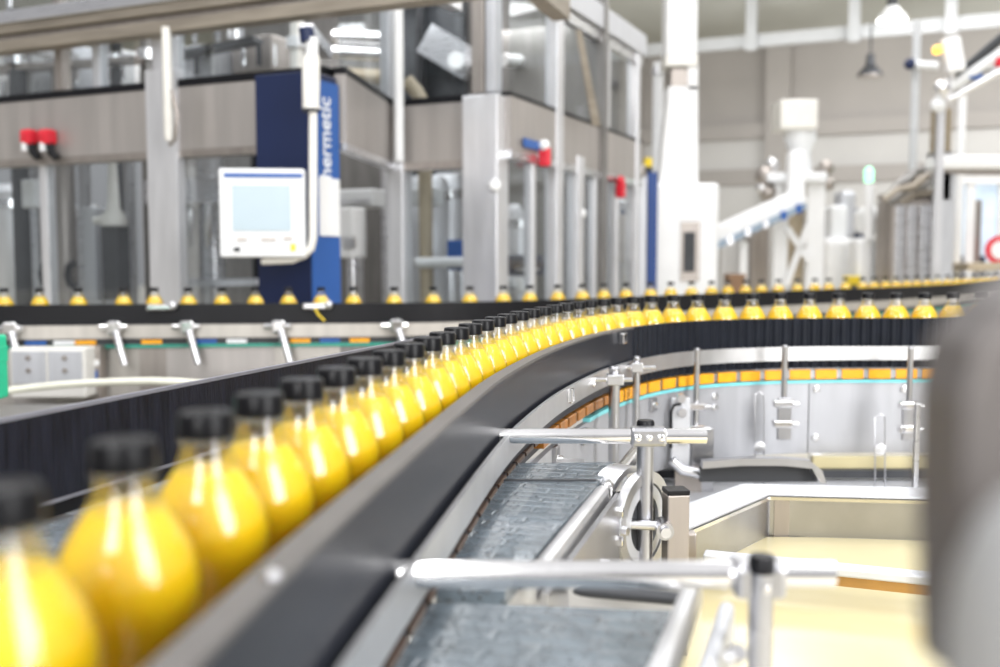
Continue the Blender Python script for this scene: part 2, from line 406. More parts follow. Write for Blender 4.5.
icy = nearest_px(RAIL, 588, ZR - .2, NR // 4)
MB().sweep(RAIL[icy:], [(-.010, ZR - .153), (.004, ZR - .153), (.004, ZR - .160), (-.010, ZR - .160)]).build('wear_strip', 'cyan', cv)
isplit = nearest_px(RAIL, 806, ZR - .25, NR // 3)
for (a, b) in ((ip, isplit), (isplit, NR - 1)):
    seg = RAIL[a:b + 1]
    if a == isplit:
        p, n = seg[0]; t = (seg[1][0] - p).normalized(); seg = [(p + t * .003, n)] + seg[1:]
    MB().sweep(seg, [(-.010, ZR - .160), (0, ZR - .160), (0, ZR - .336), (-.010, ZR - .336)]).build('side_panel', 'panel_white', cv, True)
for px, y in ((817, 391), (817, 440), (716, 394), (716, 405), (905, 391)):
    q, n = rail_pt(px, at(px, y, 2.42).z, 0); MB().rings([(q, .009), (q + n * .004, .009), (q + n * .005, .006)], 16).build('bolt', 'steel', cv, True)
for px in (1010, 700, 640):
    i = nearest_px(RAIL, px, ZR - .3, NR // 3); p, n = RAIL[i]; q = p - n * .07
    MB().box((q.x, q.y, (ZR - .33) / 2), (.06, .06, ZR - .33)).build('leg', 'steel', cv)
MB().sweep(RAIL[ip + 10:], [(-.13, ZR - .25), (-.02, ZR - .25), (-.02, ZR - .28), (-.13, ZR - .28)]).build('cross_frame', 'steel', cv)
for fy in (.5, 1.15):
    i = min(range(NR), key=lambda i: abs(RAIL[i][0].y - fy)); p, n = RAIL[i]; q = p - n * .07
    MB().box((q.x, q.y, (ZR - .15) / 2), (.05, .05, ZR - .155)).build('leg', 'steel', cv)

# black outer wall on the left of the bottles
A = drop(0, 419, .147); B = drop(442, 333.5, .147); d = (B - A).normalized(); A0 = A - d * .75
nl = Vector((-d.y, d.x, 0))           # away from the bottles
zt = CAM_H - .147
ow = thing('guide_wall', 'long straight black scuffed guide wall left of the nearest bottles', 'guide wall', ((A + B).x / 2, (A + B).y / 2, zt - .108))
MB().prism([A0 - Vector((0, 0, .004)), B - Vector((0, 0, .004)), B - Vector((0, 0, .092)), A0 - Vector((0, 0, .092))], nl * .006).build('panel', 'left_wall', ow)
MB().prism([A0 - nl * .0008, B - nl * .0008, B - nl * .0008 - Vector((0, 0, .004)), A0 - nl * .0008 - Vector((0, 0, .004))], nl * .0062).build('top_edge', 'edge_light', ow)
MB().prism([A0 - nl * .0015 - Vector((0, 0, .0895)), B - nl * .0015 - Vector((0, 0, .0895)), B - nl * .0015 - Vector((0, 0, .093)), A0 - nl * .0015 - Vector((0, 0, .093))], nl * .004).build('lower_edge', 'edge_light', ow)
MB().prism([A0 + nl * .002 - Vector((0, 0, .093)), B + nl * .002 - Vector((0, 0, .093)), B + nl * .002 - Vector((0, 0, .108)), A0 + nl * .002 - Vector((0, 0, .108))], nl * .008).build('skirt', 'black', ow)
for t in (.1, .45, .8):
    p = A0.lerp(B, t) + nl * .02; MB().box((p.x, p.y, zt - .058), (.03, .012, .1), (d.x, d.y)).build('bracket', 'steel', ow)
# wet deck between the wall and the chain
c0 = RAIL[0][0] - RAIL[0][1] * .13
iend = min(range(NR), key=lambda i: abs(RAIL[i][0].y - 1.7)); mid = RAIL[iend][0] - RAIL[iend][1] * .13
poly = [(c0.x, c0.y, ZB - .002)]
for i in range(0, iend, 6):
    q = RAIL[i][0] - RAIL[i][1] * .127; poly.append((q.x, q.y, ZB - .002))
L1 = A0.lerp(B, .97) + nl * .05; L0 = A0 + nl * .05
poly += [(L1.x, L1.y, ZB - .002), (L0.x, L0.y, ZB - .002)]
dk = thing('transfer_deck', 'wet grey deck plate between the black wall and the first bottles', 'deck plate', (-.3, .7, 0))
MB().prism(poly[1:], (0, 0, -.02)).build('plate', 'deck', dk)
for p in ((-.5, .7), (-.2, 1.35)): MB().box((p[0], p[1], (ZB - .022) / 2), (.05, .05, ZB - .022)).build('leg', 'steel', dk)

# ---------------------------------------------------------------- clamp posts with rods
def rod_post(name, label, zrod, Yrod, x0, x1, px, ytop, ybot, rod_r, post_r, clamp=True, group=None, front=False):
    x = (px - 500) / FOC * (Yrod * 1.0)
    x = at(px, ytop, Yrod + .0).x
    r = thing(name, label, 'clamp post', (x, Yrod + rod_r + post_r * .6, ybot))
    yp = Yrod + (rod_r + post_r) * (-1 if front else 1)
    zt = at(px, ytop, yp).z
    MB().cyl((x, yp, ybot), (x, yp, zt - .012), post_r, 24).build('post', 'mid_steel', r, True)
    MB().rings([((x, yp, zt - .012), post_r * 1.06), ((x, yp, zt - .003), post_r * 1.06), ((x, yp, zt), post_r * .9)], 24).build('post_cap', 'black', r, True)
    MB().cyl((x0, Yrod, zrod), (x1, Yrod, zrod), rod_r, 28).build('cross_rod', 'polish', r, True)
    if clamp:
        h = rod_r * 1.25
        cb = MB().box((x, Yrod - rod_r * (.6 if front else .1), zrod), (post_r * 4.2, rod_r * (3.2 if front else 2.5), h * 2)).build('clamp_block', 'mid_steel', r, False, h * .35)
        for dx, rr in ((-1.35, .42), (0, .34), (1.35, .42)):
            q = Vector((x + dx * post_r, Yrod - rod_r * 1.34, zrod)) if not front else Vector((x + dx * post_r * 1.0, Yrod - rod_r * 1.34 - (post_r * 2.2 if dx == 0 else 0), zrod))
            MB().rings([(q, post_r * rr), (q + Vector((0, -.003, 0)), post_r * rr), (q + Vector((0, -.0035, 0)), post_r * rr * .8)], 14).build('bolt', 'polish', cb, True)
    return r
zr1 = at(640, 436, 1.22).z; 
r1 = rod_post('rod_clamp_post', 'sharp steel post with black cap clamping a horizontal rod over the belt end', zr1, 1.22, at(497, 436, 1.22).x, at(706, 436, 1.22).x, 648, 420, .55, .0093, .0106)
zr2 = at(560, 574, .70).z
r2 = rod_post('rod_clamp_post', 'blurred steel post nearest the camera clamping a thick horizontal rod over the near belt', zr2, .70, at(381, 574, .70).x, at(833, 576, .70).x, 755, 555, .55, .0098, .0085, front=True)
# lower link arm on the sharp post
x1 = at(648, 500, 1.23).x; yp1 = 1.22 + .0191
la = at(648, 524, 1.22)
MB().rings([((at(612, 522, 1.20).x, 1.222, la.z), .006), ((x1 + .014, 1.222, la.z - .003), .006)], 14).build('link_arm', 'steel', r1, True)
MB().rings([((x1 + .018, 1.205, la.z - .006), .011), ((x1 + .018, 1.232, la.z - .004), .011)], 18).build('link_knuckle', 'mid_steel', r1, True)
MB().rings([((x1 + .018, 1.199, la.z - .006), .0065), ((x1 + .018, 1.206, la.z - .006), .0065)], 14).build('bolt', 'steel', r1, True)

# small rail posts along the bend
def rail_post(label, px, ytop, ybot, Y, w, rod=None, clamps=(), plate=None):
    x = at(px, ytop, Y).x; zt, zb = at(px, ytop, Y).z, at(px, ybot, Y).z
    r = thing('rail_support_post', label, 'support post', (x, Y, zb))
    MB().rings([((x, Y, zb), w / 2), ((x, Y, zt - .006), w / 2), ((x, Y, zt - .004), w * .55), ((x, Y, zt), w * .42)], 18).build('post', 'mid_steel', r, True)
    if rod:
        a, b, yy = rod; z = at(px, yy, Y).z
        MB().cyl((at(a, yy, Y).x, Y - w * .5, z), (at(b, yy, Y).x, Y - w * .5, z), .0042, 12).build('cross_rod', 'polish', r, True)
        MB().box((x, Y - w * .35, z), (w * 1.5, w * 1.2, .02)).build('clamp_block', 'steel', r, False, .002)
    for cy in clamps:
        z = at(px, cy, Y).z
        cb = MB().box((x - .004, Y - .006, z), (.044, .026, .017)).build('clamp_block', 'polish', r, False, .003)
        MB().cyl((x + .016, Y - .018, z), (x + .03, Y - .018, z), .006, 12).build('bolt', 'steel', cb, True)
    if plate:
        a, b, y0, y1 = plate; p = at(a, y0, Y - .015); q = at(b, y1, Y - .015)
        MB().box(((p.x + q.x) / 2, Y - .012, (p.z + q.z) / 2), (q.x - p.x, .012, p.z - q.z)).build('mount_plate', 'mid_steel', r, False, .002)
    return r
rail_post('short steel post with thin rod, standing first on the inside of the bend', 614.5, 366, 470, 1.88, .021, (587, 632, 379))
rail_post('steel post with thin rod just behind the first post of the bend', 636.5, 356, 432, 2.08, .016, (618, 655, 367))
rail_post('steel rail post with white clamp beside the slotted hinge plate', 697, 348, 490, 2.30, .014, None, (406, 428), (692, 713, 428, 492))
rail_post('steel rail post with two clamps, between hinge plate and seam of pale panel', 785, 345, 440, 2.36, .014, None, (403, 423), (778, 791, 398, 440))
rail_post('steel rail post with two clamps beside the grey foreground machine', 911, 347, 440, 2.36, .014, None, (405, 428), (903, 915, 402, 440))
x = at(917, 440, 2.3).x
sp = MB().box((x, 2.3, (at(917, 403, 2.3).z + .3) / 2), (.013, .013, at(917, 403, 2.3).z - .3)).build('square_rod', 'steel', None, False, .002)
tag(sp, 'thin square upright steel rod in front of the rightmost rail post', 'rod')
# small fittings on the panel where it turns towards the camera
for label, px, py, w, h in (('small square bracket plate on the pale panel, under the thin rods', 583, 412, .03, .03), ('small upright bracket plate on the pale panel near the belt end', 553, 436, .025, .045), ('round bolted boss plate on the pale panel behind the second post', 652, 402, .028, .028)):
    i = nearest_px(RAIL, px, at(px, py, 1.9).z, NR // 4); p_, n_ = RAIL[i]; zq = at(px, py, p_.y).z; zq = min(zq, ZR - .18)
    q = p_ + n_ * .004; q.z = zq; r_ = thing('panel_bracket', label, 'bracket', (q.x, q.y, zq - h / 2))
    MB().box(q, (w, .008, h), (-n_.y, n_.x)).build('plate', 'mid_steel', r_, False, .002)
    q2 = q + n_ * .004; MB().rings([(q2, .007), (q2 + n_ * .008, .006)], 10).build('bolt', 'polish', r_, True)
# hinge plate
p = at(672, 398, 2.26); q = at(690, 468, 2.26)
hp = thing('hinge_plate', 'grey steel hinge plate with screws and a dark slot on the pale panel', 'plate', ((p.x + q.x) / 2, 2.26, q.z))
MB().box(((p.x + q.x) / 2, 2.27, (p.z + q.z) / 2), (q.x - p.x, .012, p.z - q.z)).build('plate', 'white_steel', hp, False, .003)
MB().tube([at(671, 448, 2.255), at(671, 412, 2.255), at(674, 405, 2.255), at(681, 404, 2.255)], .0035, 8).build('slot_seal', 'black', hp, True)
for (px, py) in ((681, 398), (682, 412), (684, 440)):
    c = at(px, py, 2.262); MB().rings([(c, .011), (c - Vector((0, .01, 0)), .010)], 12).build('screw', 'steel', hp, True)
MB().tube([at(672, 460, 2.25), at(682, 470, 2.25), at(700, 474, 2.25)], .012, 10).build('elbow', 'steel', hp, True)
MB().box(((p.x + q.x) / 2 + .02, 2.275, (q.z + .5) / 2), (.06, .012, q.z - .5)).build('lower_plate', 'taupe_steel', hp)
# hairpins
for label, a, b, y0, y1, yw in (('wire hairpin with washer hanging beside the white block', 755, 764, 393, 484, 447), ('wire hairpin with washer hanging left of the rightmost rail post', 875, 885, 415, 488, 449)):
    Y = 2.30
    r = thing('wire_hairpin', label, 'hairpin', at((a + b) / 2, y1, Y))
    MB().tube([at(a, y1, Y), at(a, y0 + 2, Y), at((a + b) / 2, y0 - 1, Y), at(b, y0 + 2, Y), at(b, y1, Y)], .0016, 8).build('wire', 'mid_steel', r, True)
    c = at((a + b) / 2, yw, Y - .003); MB().rings([(c, .013), (c - Vector((0, .004, 0)), .013), (c - Vector((0, .006, 0)), .006)], 18).build('washer', 'bar', r, True)
c = at(758, 475, 2.28); wb = MB().box(c, (.038, .03, .03)).build('white_block', 'white', None, False, .003)
tag(wb, 'small white plastic block at the foot of the wire hairpin', 'block')
# curved cover plate; the dark sheet inside paints the shade of its hollow
Y = 2.22
cp = thing('return_cover', 'low rounded steel cover with dark hollow under the pale panel', 'cover', at(760, 482, Y))
pts = [at(x, y, Y) for x, y in ((700, 459), (740, 456), (780, 456), (806, 458), (818, 468), (822, 480), (816, 480), (808, 466), (780, 463), (740, 463), (700, 466))]
MB().prism(pts, (0, -.03, 0)).build('cover_sheet', 'mid_steel', cp, True)
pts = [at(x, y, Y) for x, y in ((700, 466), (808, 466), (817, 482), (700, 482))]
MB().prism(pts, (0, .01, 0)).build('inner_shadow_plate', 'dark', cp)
# frame strip below the panel on the right
bf = thing('conveyor_base', 'cream edged lower conveyor frame between pale panel and steel tray', 'frame', at(870, 500, 2.4))
p = at(812, 456, 2.42); q = at(1010, 469, 2.42)
MB().box(((p.x + q.x) / 2, 2.42, (p.z + q.z) / 2), (q.x - p.x, .02, p.z - q.z)).build('cream_strip', 'cream', bf)
p = at(640, 469, 2.40); q = at(1010, 477, 2.40)
MB().box(((p.x + q.x) / 2, 2.40, (p.z + q.z) / 2), (q.x - p.x, .03, p.z - q.z)).build('dark_rail', 'dark', bf)
p = at(640, 477, 2.42)
MB().box(((p.x + q.x) / 2, 2.29, p.z - .012), (q.x - p.x, .32, .02)).build('steel_shelf', 'white_steel', bf)
MB().box((1.2, 2.43, p.z / 2 - .03), (.06, .06, p.z - .03)).build('leg', 'steel', bf)
MB().box((.45, 2.43, p.z / 2 - .03), (.06, .06, p.z - .03)).build('leg', 'steel', bf)

# ================================================================== WET BELTS
HB = .273; ZBELT = CAM_H - HB
a1, a2 = drop(616, 462, HB), drop(528, 564, HB)       # right edge, far to near
dr = (a2 - a1).normalized()
# upper belt follows the chain on its left side
ia = nearest_px(RAIL, 480, ZBELT, 5)
left = []
for i in range(NR):
    p, n = RAIL[i]; q = p + n * .0045
    if .80 < p.y < a1.y: left.append((q.x, q.y, ZBELT))
far = [(a1.x, a1.y, ZBELT)]
ub = thing('wet_belt', 'wet blue grey modular belt beside the curved rail, beyond the near rod', 'belt', (.03, 1.2, 0))
near_r = a2 + dr * ((.805 - a2.y) / dr.y)
poly = left + far + [(near_r.x, near_r.y, ZBELT)]
MB().prism(poly, (0, 0, -.014)).build('belt_surface', 'belt', ub)
sA = drop(480, 481, HB); sB = drop(596, 481, HB)
MB().box(((sA.x + sB.x) / 2, sA.y, ZBELT + .0005), (sB.x - sA.x, .006, .003)).build('belt_seam', 'dark', ub)
nr = Vector((dr.y, -dr.x, 0)); nr = -nr if nr.x < 0 else nr
# side rail in two sections + side plate
b1 = drop(638, 450, .285); b2 = drop(606, 492, .285); b3 = drop(528, 592, .285)
MB().bar(b1, b2, .014, .022).build('side_rail', 'polish', ub, False, .005)
MB().bar(b2 + Vector((-.004, -.006, -.002)), b3, .017, .026).build('side_rail', 'bar', ub, False, .007)
o1, o2 = b2 + nr * .012, b3 + nr * .012
sdp = MB().prism([o1, o2, o2 - Vector((0, 0, .2)), o1 - Vector((0, 0, .2))], nr * .006).build('side_plate', 'mid_steel', ub)
for t, dz in ((.05, .02), (.05, .055), (.3, .055), (.45, .05), (.6, .05)):
    c = o1.lerp(o2, t) - Vector((0, 0, dz)) + nr * .006
    MB().rings([(c, .007), (c + nr * .006, .007), (c + nr * .007, .005)], 6).build('bolt', 'polish', sdp)
for p in ((.02, 1.05), (.10, 1.40)): MB().box((p[0], p[1], (ZBELT - .014) / 2), (.04, .04, ZBELT - .014)).build('leg', 'steel', ub)
# bearing flange rings
c = at(638, 522, 1.25); ax = Vector((.80, -.6, 0)).normalized()
fg = thing('bearing_flange', 'pale ringed bearing flange with dark hub behind the sharp post', 'flange', c)
def ring(r0, r1, off, th, name, m, par):
    p = c + ax * off; e = Vector((0, 0, 1)); f = ax.cross(e); n = 40; vs = []; fs = []
    for (r, t) in ((r0, 0), (r1, 0), (r1, th), (r0, th)):
        vs += [p + (e * math.cos(2 * PI * i / n) + f * math.sin(2 * PI * i / n)) * r + ax * t for i in range(n)]
    for k in range(4):
        for i in range(n): fs.append((k * n + i, k * n + (i + 1) % n, ((k + 1) % 4) * n + (i + 1) % n, ((k + 1) % 4) * n + i))
    return MB().add(vs, fs).build(name, m, par, True)
ring(.052, .066, 0, .012, 'outer_ring', 'bar', fg)
ring(.036, .050, -.004, .014, 'inner_ring', 'white_steel', fg)
MB().rings([(c - ax * .03, .035), (c + ax * .006, .035)], 30).build('hub', 'dark', fg, True)
ring(.062, .07, -.04, .03, 'back_ring', 'steel', fg)
for ang in (2.4, 3.4, 4.3, 1.5):
    e = Vector((0, 0, 1)); f = ax.cross(e); q = c + ax * .012 + (e * math.cos(ang) + f * math.sin(ang)) * .059
    MB().rings([(q, .0055), (q + ax * .007, .0055)], 6).build('bolt', 'steel', fg)
MB().box((c.x + .02, c.y + .05, (c.z - .06) / 2), (.05, .05, c.z - .06)).build('stand', 'steel', fg)
# square tube post with dark cap
q0 = at(678, 491, 1.22)
st = thing('square_tube_post', 'square steel tube post with a flat dark cap beside the sharp clamp post', 'post', (q0.x, 1.235, 0))
MB().box((q0.x, 1.235, (q0.z - .006) / 2), (.028, .028, q0.z - .006), (1, .12)).build('tube', 'taupe_steel', st, False, .002)
MB().box((q0.x, 1.235, q0.z - .003), (.0285, .0285, .006), (1, .12)).build('end_cap', 'black', st, False, .001)

# near belt
nb = thing('wet_belt', 'wet blue grey belt nearest the camera, below the blurred rod', 'belt', (.03, .7, 0))
e1 = drop(412, 597, HB); e2 = drop(684, 606, HB); e3 = drop(655, 672, HB)
dn = (e3 - e2).normalized(); e3 = e3 + dn * .3
left = []
for i in range(NR):
    p, n = RAIL[i]; q = p + n * .0045
    if .35 < p.y < e1.y: left.append((q.x, q.y, ZBELT - .004))
poly = left + [(e1.x, e1.y, ZBELT - .004), (e2.x, e2.y, ZBELT - .004), (e3.x, e3.y, ZBELT - .004)]
MB().prism(poly, (0, 0, -.02)).build('belt_surface', 'belt', nb)
g = Vector((0, 0, .006))
MB().bar(e2 + Vector((.012, .02, 0)) + g, e3 + Vector((.012, 0, 0)) + g, .014, .03).build('side_rail', 'bar', nb, False, .005)
MB().bar(e2 + Vector((.034, .0, -.02)), e3 + Vector((.034, 0, -.02)), .012, .05).build('side_rail', 'white_steel', nb, False, .005)
for t, dx, dz in ((.05, .03, .03), (.25, .046, .005)):
    q = e2.lerp(e3, t) + Vector((dx, -.01, dz)); MB().rings([(q, .007), (q + Vector((.004, -.006, .006)), .006)], 10).build('bolt', 'polish', nb, True)
pa, pb = drop(534, 586, .31), drop(690, 600, .31)
MB().cyl(pa, pb, .006, 16).build('roller_shaft', 'dark', nb, True)
MB().bar(drop(420, 592, .315), drop(684, 596, .315), .014, .03).build('cross_beam', 'bar', nb)
for p in ((.0, .5), (.1, .78)): MB().box((p[0], p[1], (ZBELT - .024) / 2), (.04, .04, ZBELT - .024)).build('leg', 'steel', nb)

# ================================================================== STEEL TRAY WITH CREAM PAN
HT = .42; zt = CAM_H - HT
k0 = drop(690, 527, HT); k1 = drop(770, 493, HT); k2 = drop(960, 498, HT)
tr = thing('drip_tray', 'large steel framed drip tray with cream pan on the right', 'tray', (.6, 1.4, 0))
u1 = (k1 - k0).normalized(); n1 = Vector((-u1.y, u1.x, 0)); u2 = (k2 - k1).normalized(); n2 = Vector((-u2.y, u2.x, 0))
def strip(pts, w, z0, z1, name, m, bev=.003):
    # strip along a polyline, inner edge on the points, growing outwards (left of travel) by w
    out = []; mb = MB()
    for i, p in enumerate(pts):
        if i == 0: n = (pts[1] - pts[0]).normalized()
        elif i == len(pts) - 1: n = (pts[-1] - pts[-2]).normalized()
        else: n = ((pts[i + 1] - pts[i]).normalized() + (pts[i] - pts[i - 1]).normalized()).normalized()
        out.append((Vector((p.x, p.y, 0)), Vector((-n.y, n.x, 0)), 1))
    path = [(p, n) for p, n, _ in out]
    return mb.sweep(path, [(0, z0), (w, z0), (w, z1), (0, z1)]).build(name, m, tr, False, bev)
kk = [k0 - u1 * .02, k1, k2 + u2 * .3]
strip(kk, .085, zt - .006, zt, 'rim', 'white_steel')
strip([p - Vector((0, .003, 0)) for p in kk], .006, zt - .012, zt - .006, 'rim_lip', 'polish', 0)
strip(kk, .008, zt - .085, zt - .006, 'wall', 'mid_steel', 0)
zp = zt - .078
MB().box((.62, 1.37, zp - .005), (.86, .78, .01)).build('pan', 'cream', tr)
f0 = drop(704, 556, .45); f1 = drop(944, 580, .45); ff = (f1 - f0).normalized()
MB().bar(f0, f1 + ff * .2, .028, .014).build('cross_beam', 'white_steel', tr, False, .003)
MB().bar(f0 - Vector((0, -.004, .014)), f1 + ff * .2 - Vector((0, -.004, .014)), .012, .02).build('beam_web', 'gold_web', tr)
MB().box((k0.x - .01, k0.y - .005, zt - .05), (.035, .03, .09)).build('corner_post', 'taupe_steel', tr, False, .003)
MB().box((k1.x + .03, k1.y + .002, zt - .046), (.045, .012, .072)).build('corner_gusset', 'taupe_steel', tr)
for p in ((.28, 1.05), (.98, 1.05), (.3, 1.68), (.98, 1.68)): MB().box((p[0], p[1], (zp - .01) / 2), (.05, .05, zp - .01)).build('leg', 'steel', tr)

# ================================================================== FOREGROUND MACHINE, OUT OF FOCUS
fm = thing('machine_housing', 'blurred dark taupe machine housing in the right foreground', 'machine housing', (.17, .25, 0))
pts = [at(x, y, .24) for x, y in ((1090, 256), (1014, 300), (976, 344), (962, 400), (960, 520), (964, 700), (1090, 700))]
MB().prism(pts, (0, .03, 0)).build('side_plate', 'fore', fm, False, .004)
zz = pts[-1].z
MB().box((.150, .255, zz / 2), (.05, .03, zz)).build('column', 'fore', fm)
c0 = at(1072, 640, .2)
rc = MB().rings([((c0.x, .2, c0.z - .08), .024), ((c0.x, .2, c0.z), .024), ((c0.x, .2, c0.z + .012), .0225), ((c0.x, .2, c0.z + .022), .019), ((c0.x, .2, c0.z + .03), .013), ((c0.x, .2, c0.z + .034), .005)], 28).build('rounded_cover', 'fore_light', fm, True)

# ================================================================== BACK CONVEYOR
HK = .171; ZK = CAM_H - HK
bpx = [(0, 305), (150, 304), (250, 303.5), (420, 303), (520, 301), (560, 299.5), (650, 296), (750, 292), (880, 287.5), (1000, 282)]
bp = [drop(x, y, HK) for x, y in bpx]
bp = [bp[0] + (bp[0] - bp[1]) * .6] + bp + [bp[-1] + (bp[-1] - bp[-2]) * .5]
BACK = smooth_path(bp, .05, 30)
bc_ = thing('back_conveyor', 'long far conveyor with black guide band behind the front bottles', 'conveyor', (BACK[len(BACK) // 2][0].x, BACK[len(BACK) // 2][0].y, 0))
MB().sweep(BACK, [(-.012, ZK), (0, ZK), (0, ZK - .075), (-.012, ZK - .075)]).build('guide_band', 'black', bc_)
MB().sweep(BACK, [(.0, ZK - .078), (.008, ZK - .078), (.008, ZK - .128), (.0, ZK - .128)]).build('flat_bar', 'panel_beige', bc_)
MB().sweep(BACK, [(-.02, ZK - .075), (-.002, ZK - .075), (-.002, ZK - .165), (-.02, ZK - .165)]).build('chain_side', 'dark', bc_)
MB().sweep(BACK, [(-.01, ZK - .152), (.004, ZK - .152), (.004, ZK - .164), (-.01, ZK - .164)]).build('wear_strip', 'green_strip', bc_)
NBk = len(BACK); j = 0; kinds = ['panel_beige', 'panel_gray', 'panel_beige', 'taupe_steel', 'panel_gray', 'panel_beige', 'panel_dark']; kq = 0
while j < NBk - 2:
    st = (7, 3, 6, 2, 8, 5, 3)[kq % 7]; sg_ = BACK[j:j + st + 1]
    if len(sg_) > 1: MB().sweep(sg_, [(-.03, ZK - .165), (-.012, ZK - .165), (-.012, ZK - .40), (-.03, ZK - .40)]).build('side_panel', kinds[kq % 7], bc_)
    j += st; kq += 1
ZBB = ZK + .060 - BH
MB().sweep(BACK, [(-.13, ZBB - .02), (-.013, ZBB - .02), (-.013, ZBB - .0005), (-.13, ZBB - .0005)]).build('slat_chain', 'slat', bc_)
for px in range(30, 1000, 160):
    i = nearest_px(BACK, px, ZK); p, n = BACK[i]; q = p - n * .07
    MB().box((q.x, q.y, (ZK - .3) / 2), (.06, .06, ZK - .3)).build('leg', 'steel', bc_)
def back_at(px, off=-.066):
    best = None
    for i in range(len(BACK) - 1):
        for t in (0, .25, .5, .75):
            p = BACK[i][0].lerp(BACK[i + 1][0], t) + BACK[i][1] * off
            e = abs(proj((p.x, p.y, ZK))[0] - px)
            if best is None or e < best[0]: best = (e, p, BACK[i][1])
    return best[1], best[2]
for px, m in ((150, 'orange'), (85, 'orange'), (205, 'blue'), (236, 'bezel'), (62, 'bezel'), (300, 'orange'), (330, 'blue'), (35, 'blue'), (360, 'orange')):
    p, n = back_at(px, .002); MB().box((p.x, p.y, ZK - .142), (.075, .006, .016), (-n.y, n.x)).build('chain_mark', m, bc_)
row = [5, 41, 77, 122, 155, 188, 221, 255, 288, 320, 354, 394, 433, 470, 503, 529, 557, 582, 603, 626, 650, 671, 691, 711, 728.5, 746, 761.5, 778.6, 797.5, 815,
       829, 845.5, 862, 874, 885.5, 896, 907, 917, 927, 937, 947, 956.5, 965, 973, 981, 988.5, 996]
last = None
for k, px in enumerate(row):
    p, n = back_at(px)
    if last and (p - last).length < .069: p = last + (p - last).normalized() * .0695
    last = p
    put_bottle(p.x, p.y, ZBB, 'small distant juice bottle, %s from the left end of the far conveyor' % ordinal(k + 1), 'juice bottles on the far conveyor')
# clamps on the back conveyor
for label, px in (('steel clamp bracket on the far conveyor beside the green crate', 12), ('steel clamp bracket on the far conveyor above the white box edge', 115),
                  ('steel clamp bracket on the far conveyor, left of the blue column', 188), ('steel clamp bracket on the far conveyor under the blue column', 277), ('steel clamp bracket on the far conveyor near the capped bottles', 396)):
    p, n = back_at(px, .03)
    r = thing('guide_clamp', label, 'clamp', (p.x, p.y, ZK - .09))
    MB().box((p.x, p.y, ZK - .085), (.05, .05, .05), (-n.y, n.x)).build('clamp_head', 'polish', r, False, .008)
    MB().tube([(p.x + .01, p.y - .02, ZK - .10), (p.x + .03, p.y - .04, ZK - .15), (p.x + .05, p.y - .045, ZK - .22)], .014, 10).build('lever_arm', 'steel', r, True)
    MB().cyl((p.x - .055, p.y, ZK - .085), (p.x + .045, p.y, ZK - .085), .012, 12).build('spindle', 'polish', r, True)
for label, px in (('steel hook latch on the band below the blue column', 317), ('steel hook latch on the band below the wide left post', 161)):
    p, n = back_at(px, .016); r = thing('band_latch', label, 'latch', (p.x, p.y, ZK - .03))
    MB().box((p.x, p.y, ZK - .012), (.10, .026, .026), (-n.y, n.x)).build('latch_body', 'polish', r, False, .008)
    MB().ball((p.x + .05, p.y - .01, ZK - .005), .016, 12).build('latch_knob', 'steel', r, True)
    if px > 300: MB().tube([(p.x + .0, p.y - .014, ZK - .02), (p.x + .01, p.y - .016, ZK - .04), (p.x + .035, p.y - .014, ZK - .065)], .004, 8).build('yellow_lanyard', 'yellow', r, True)
# white control box, hose, crate
p, n = back_at(50, .10); t = Vector((-n.y, n.x, 0))
zb0, zb1 = at(50, 396, p.y).z, at(50, 347, p.y).z
wbx = thing('control_box', 'white double door control box hanging under the far conveyor', 'control box', (p.x, p.y, zb0))
MB().box((p.x, p.y, (zb0 + zb1) / 2), (.27, .1, zb1 - zb0)).build('box_body', 'white_warm', wbx, False, .006)
for dx in (-.065, .065):
    dd = MB().box((p.x + dx, p.y - .053, (zb0 + zb1) / 2 + .02), (.12, .006, zb1 - zb0 - .06)).build('door', 'white_steel', wbx, False, .002)
    for dz in (.01, .055): MB().cyl((p.x + dx, p.y - .056, (zb0 + zb1) / 2 + dz), (p.x + dx, p.y - .062, (zb0 + zb1) / 2 + dz), .009, 10).build('screw', 'taupe_steel', dd, True)
p2, n2_ = back_at(96, .05); q = at(96, 370, p2.y)
jb = thing('junction_box', 'small grey junction box with blue label beside the white control box', 'junction box', (q.x, q.y, q.z - .1))
MB().box((q.x, q.y, q.z - .01), (.055, .06, .2)).build('box_body', 'taupe_steel', jb, False, .004)
MB().box((q.x, q.y - .032, q.z - .015), (.036, .005, .035)).build('blue_label', 'blue', jb)
MB().box((q.x, q.y - .032, q.z + .03), (.05, .006, .02)).build('white_label', 'white', jb)
h = MB().tube([at(x, y, 3.35) for x, y in ((2, 392), (30, 388), (60, 385), (90, 383), (115, 382), (150, 381), (180, 382), (220, 385))], .013, 10).build('hose', 'hose', None, True)
tag(h, 'ivory hose running along the lower far conveyor', 'hose')
Yc = 2.2
cr = thing('crate', 'green plastic crate with hand hole at the left edge', 'crate', (at(-20, 414, Yc).x, Yc, 0))
pz0, pz1 = at(0, 417, Yc - .15).z, at(0, 345, Yc - .15).z; xr = at(9, 380, Yc + .15).x
for (z0, z1) in ((pz1 - .03, pz1), (pz0, pz1 - .055)):
    MB().box((xr - .15, Yc, (z0 + z1) / 2), (.30, .3, z1 - z0)).build('crate_wall' if z1 < pz1 else 'rim', 'green', cr, False, .006)
for dx in (-.004, -.11, -.29): MB().box((xr + dx - .005, Yc, pz1 - .045), (.02, .3, .04)).build('handle_post', 'green', cr, False, .003)
crs = MB().box((xr - .16, Yc, pz0 / 2 - .002), (.28, .28, pz0 - .004)).build('pedestal', 'steel', None)
tag(crs, 'steel pedestal under the green crate, mostly hidden by the black wall', 'pedestal')
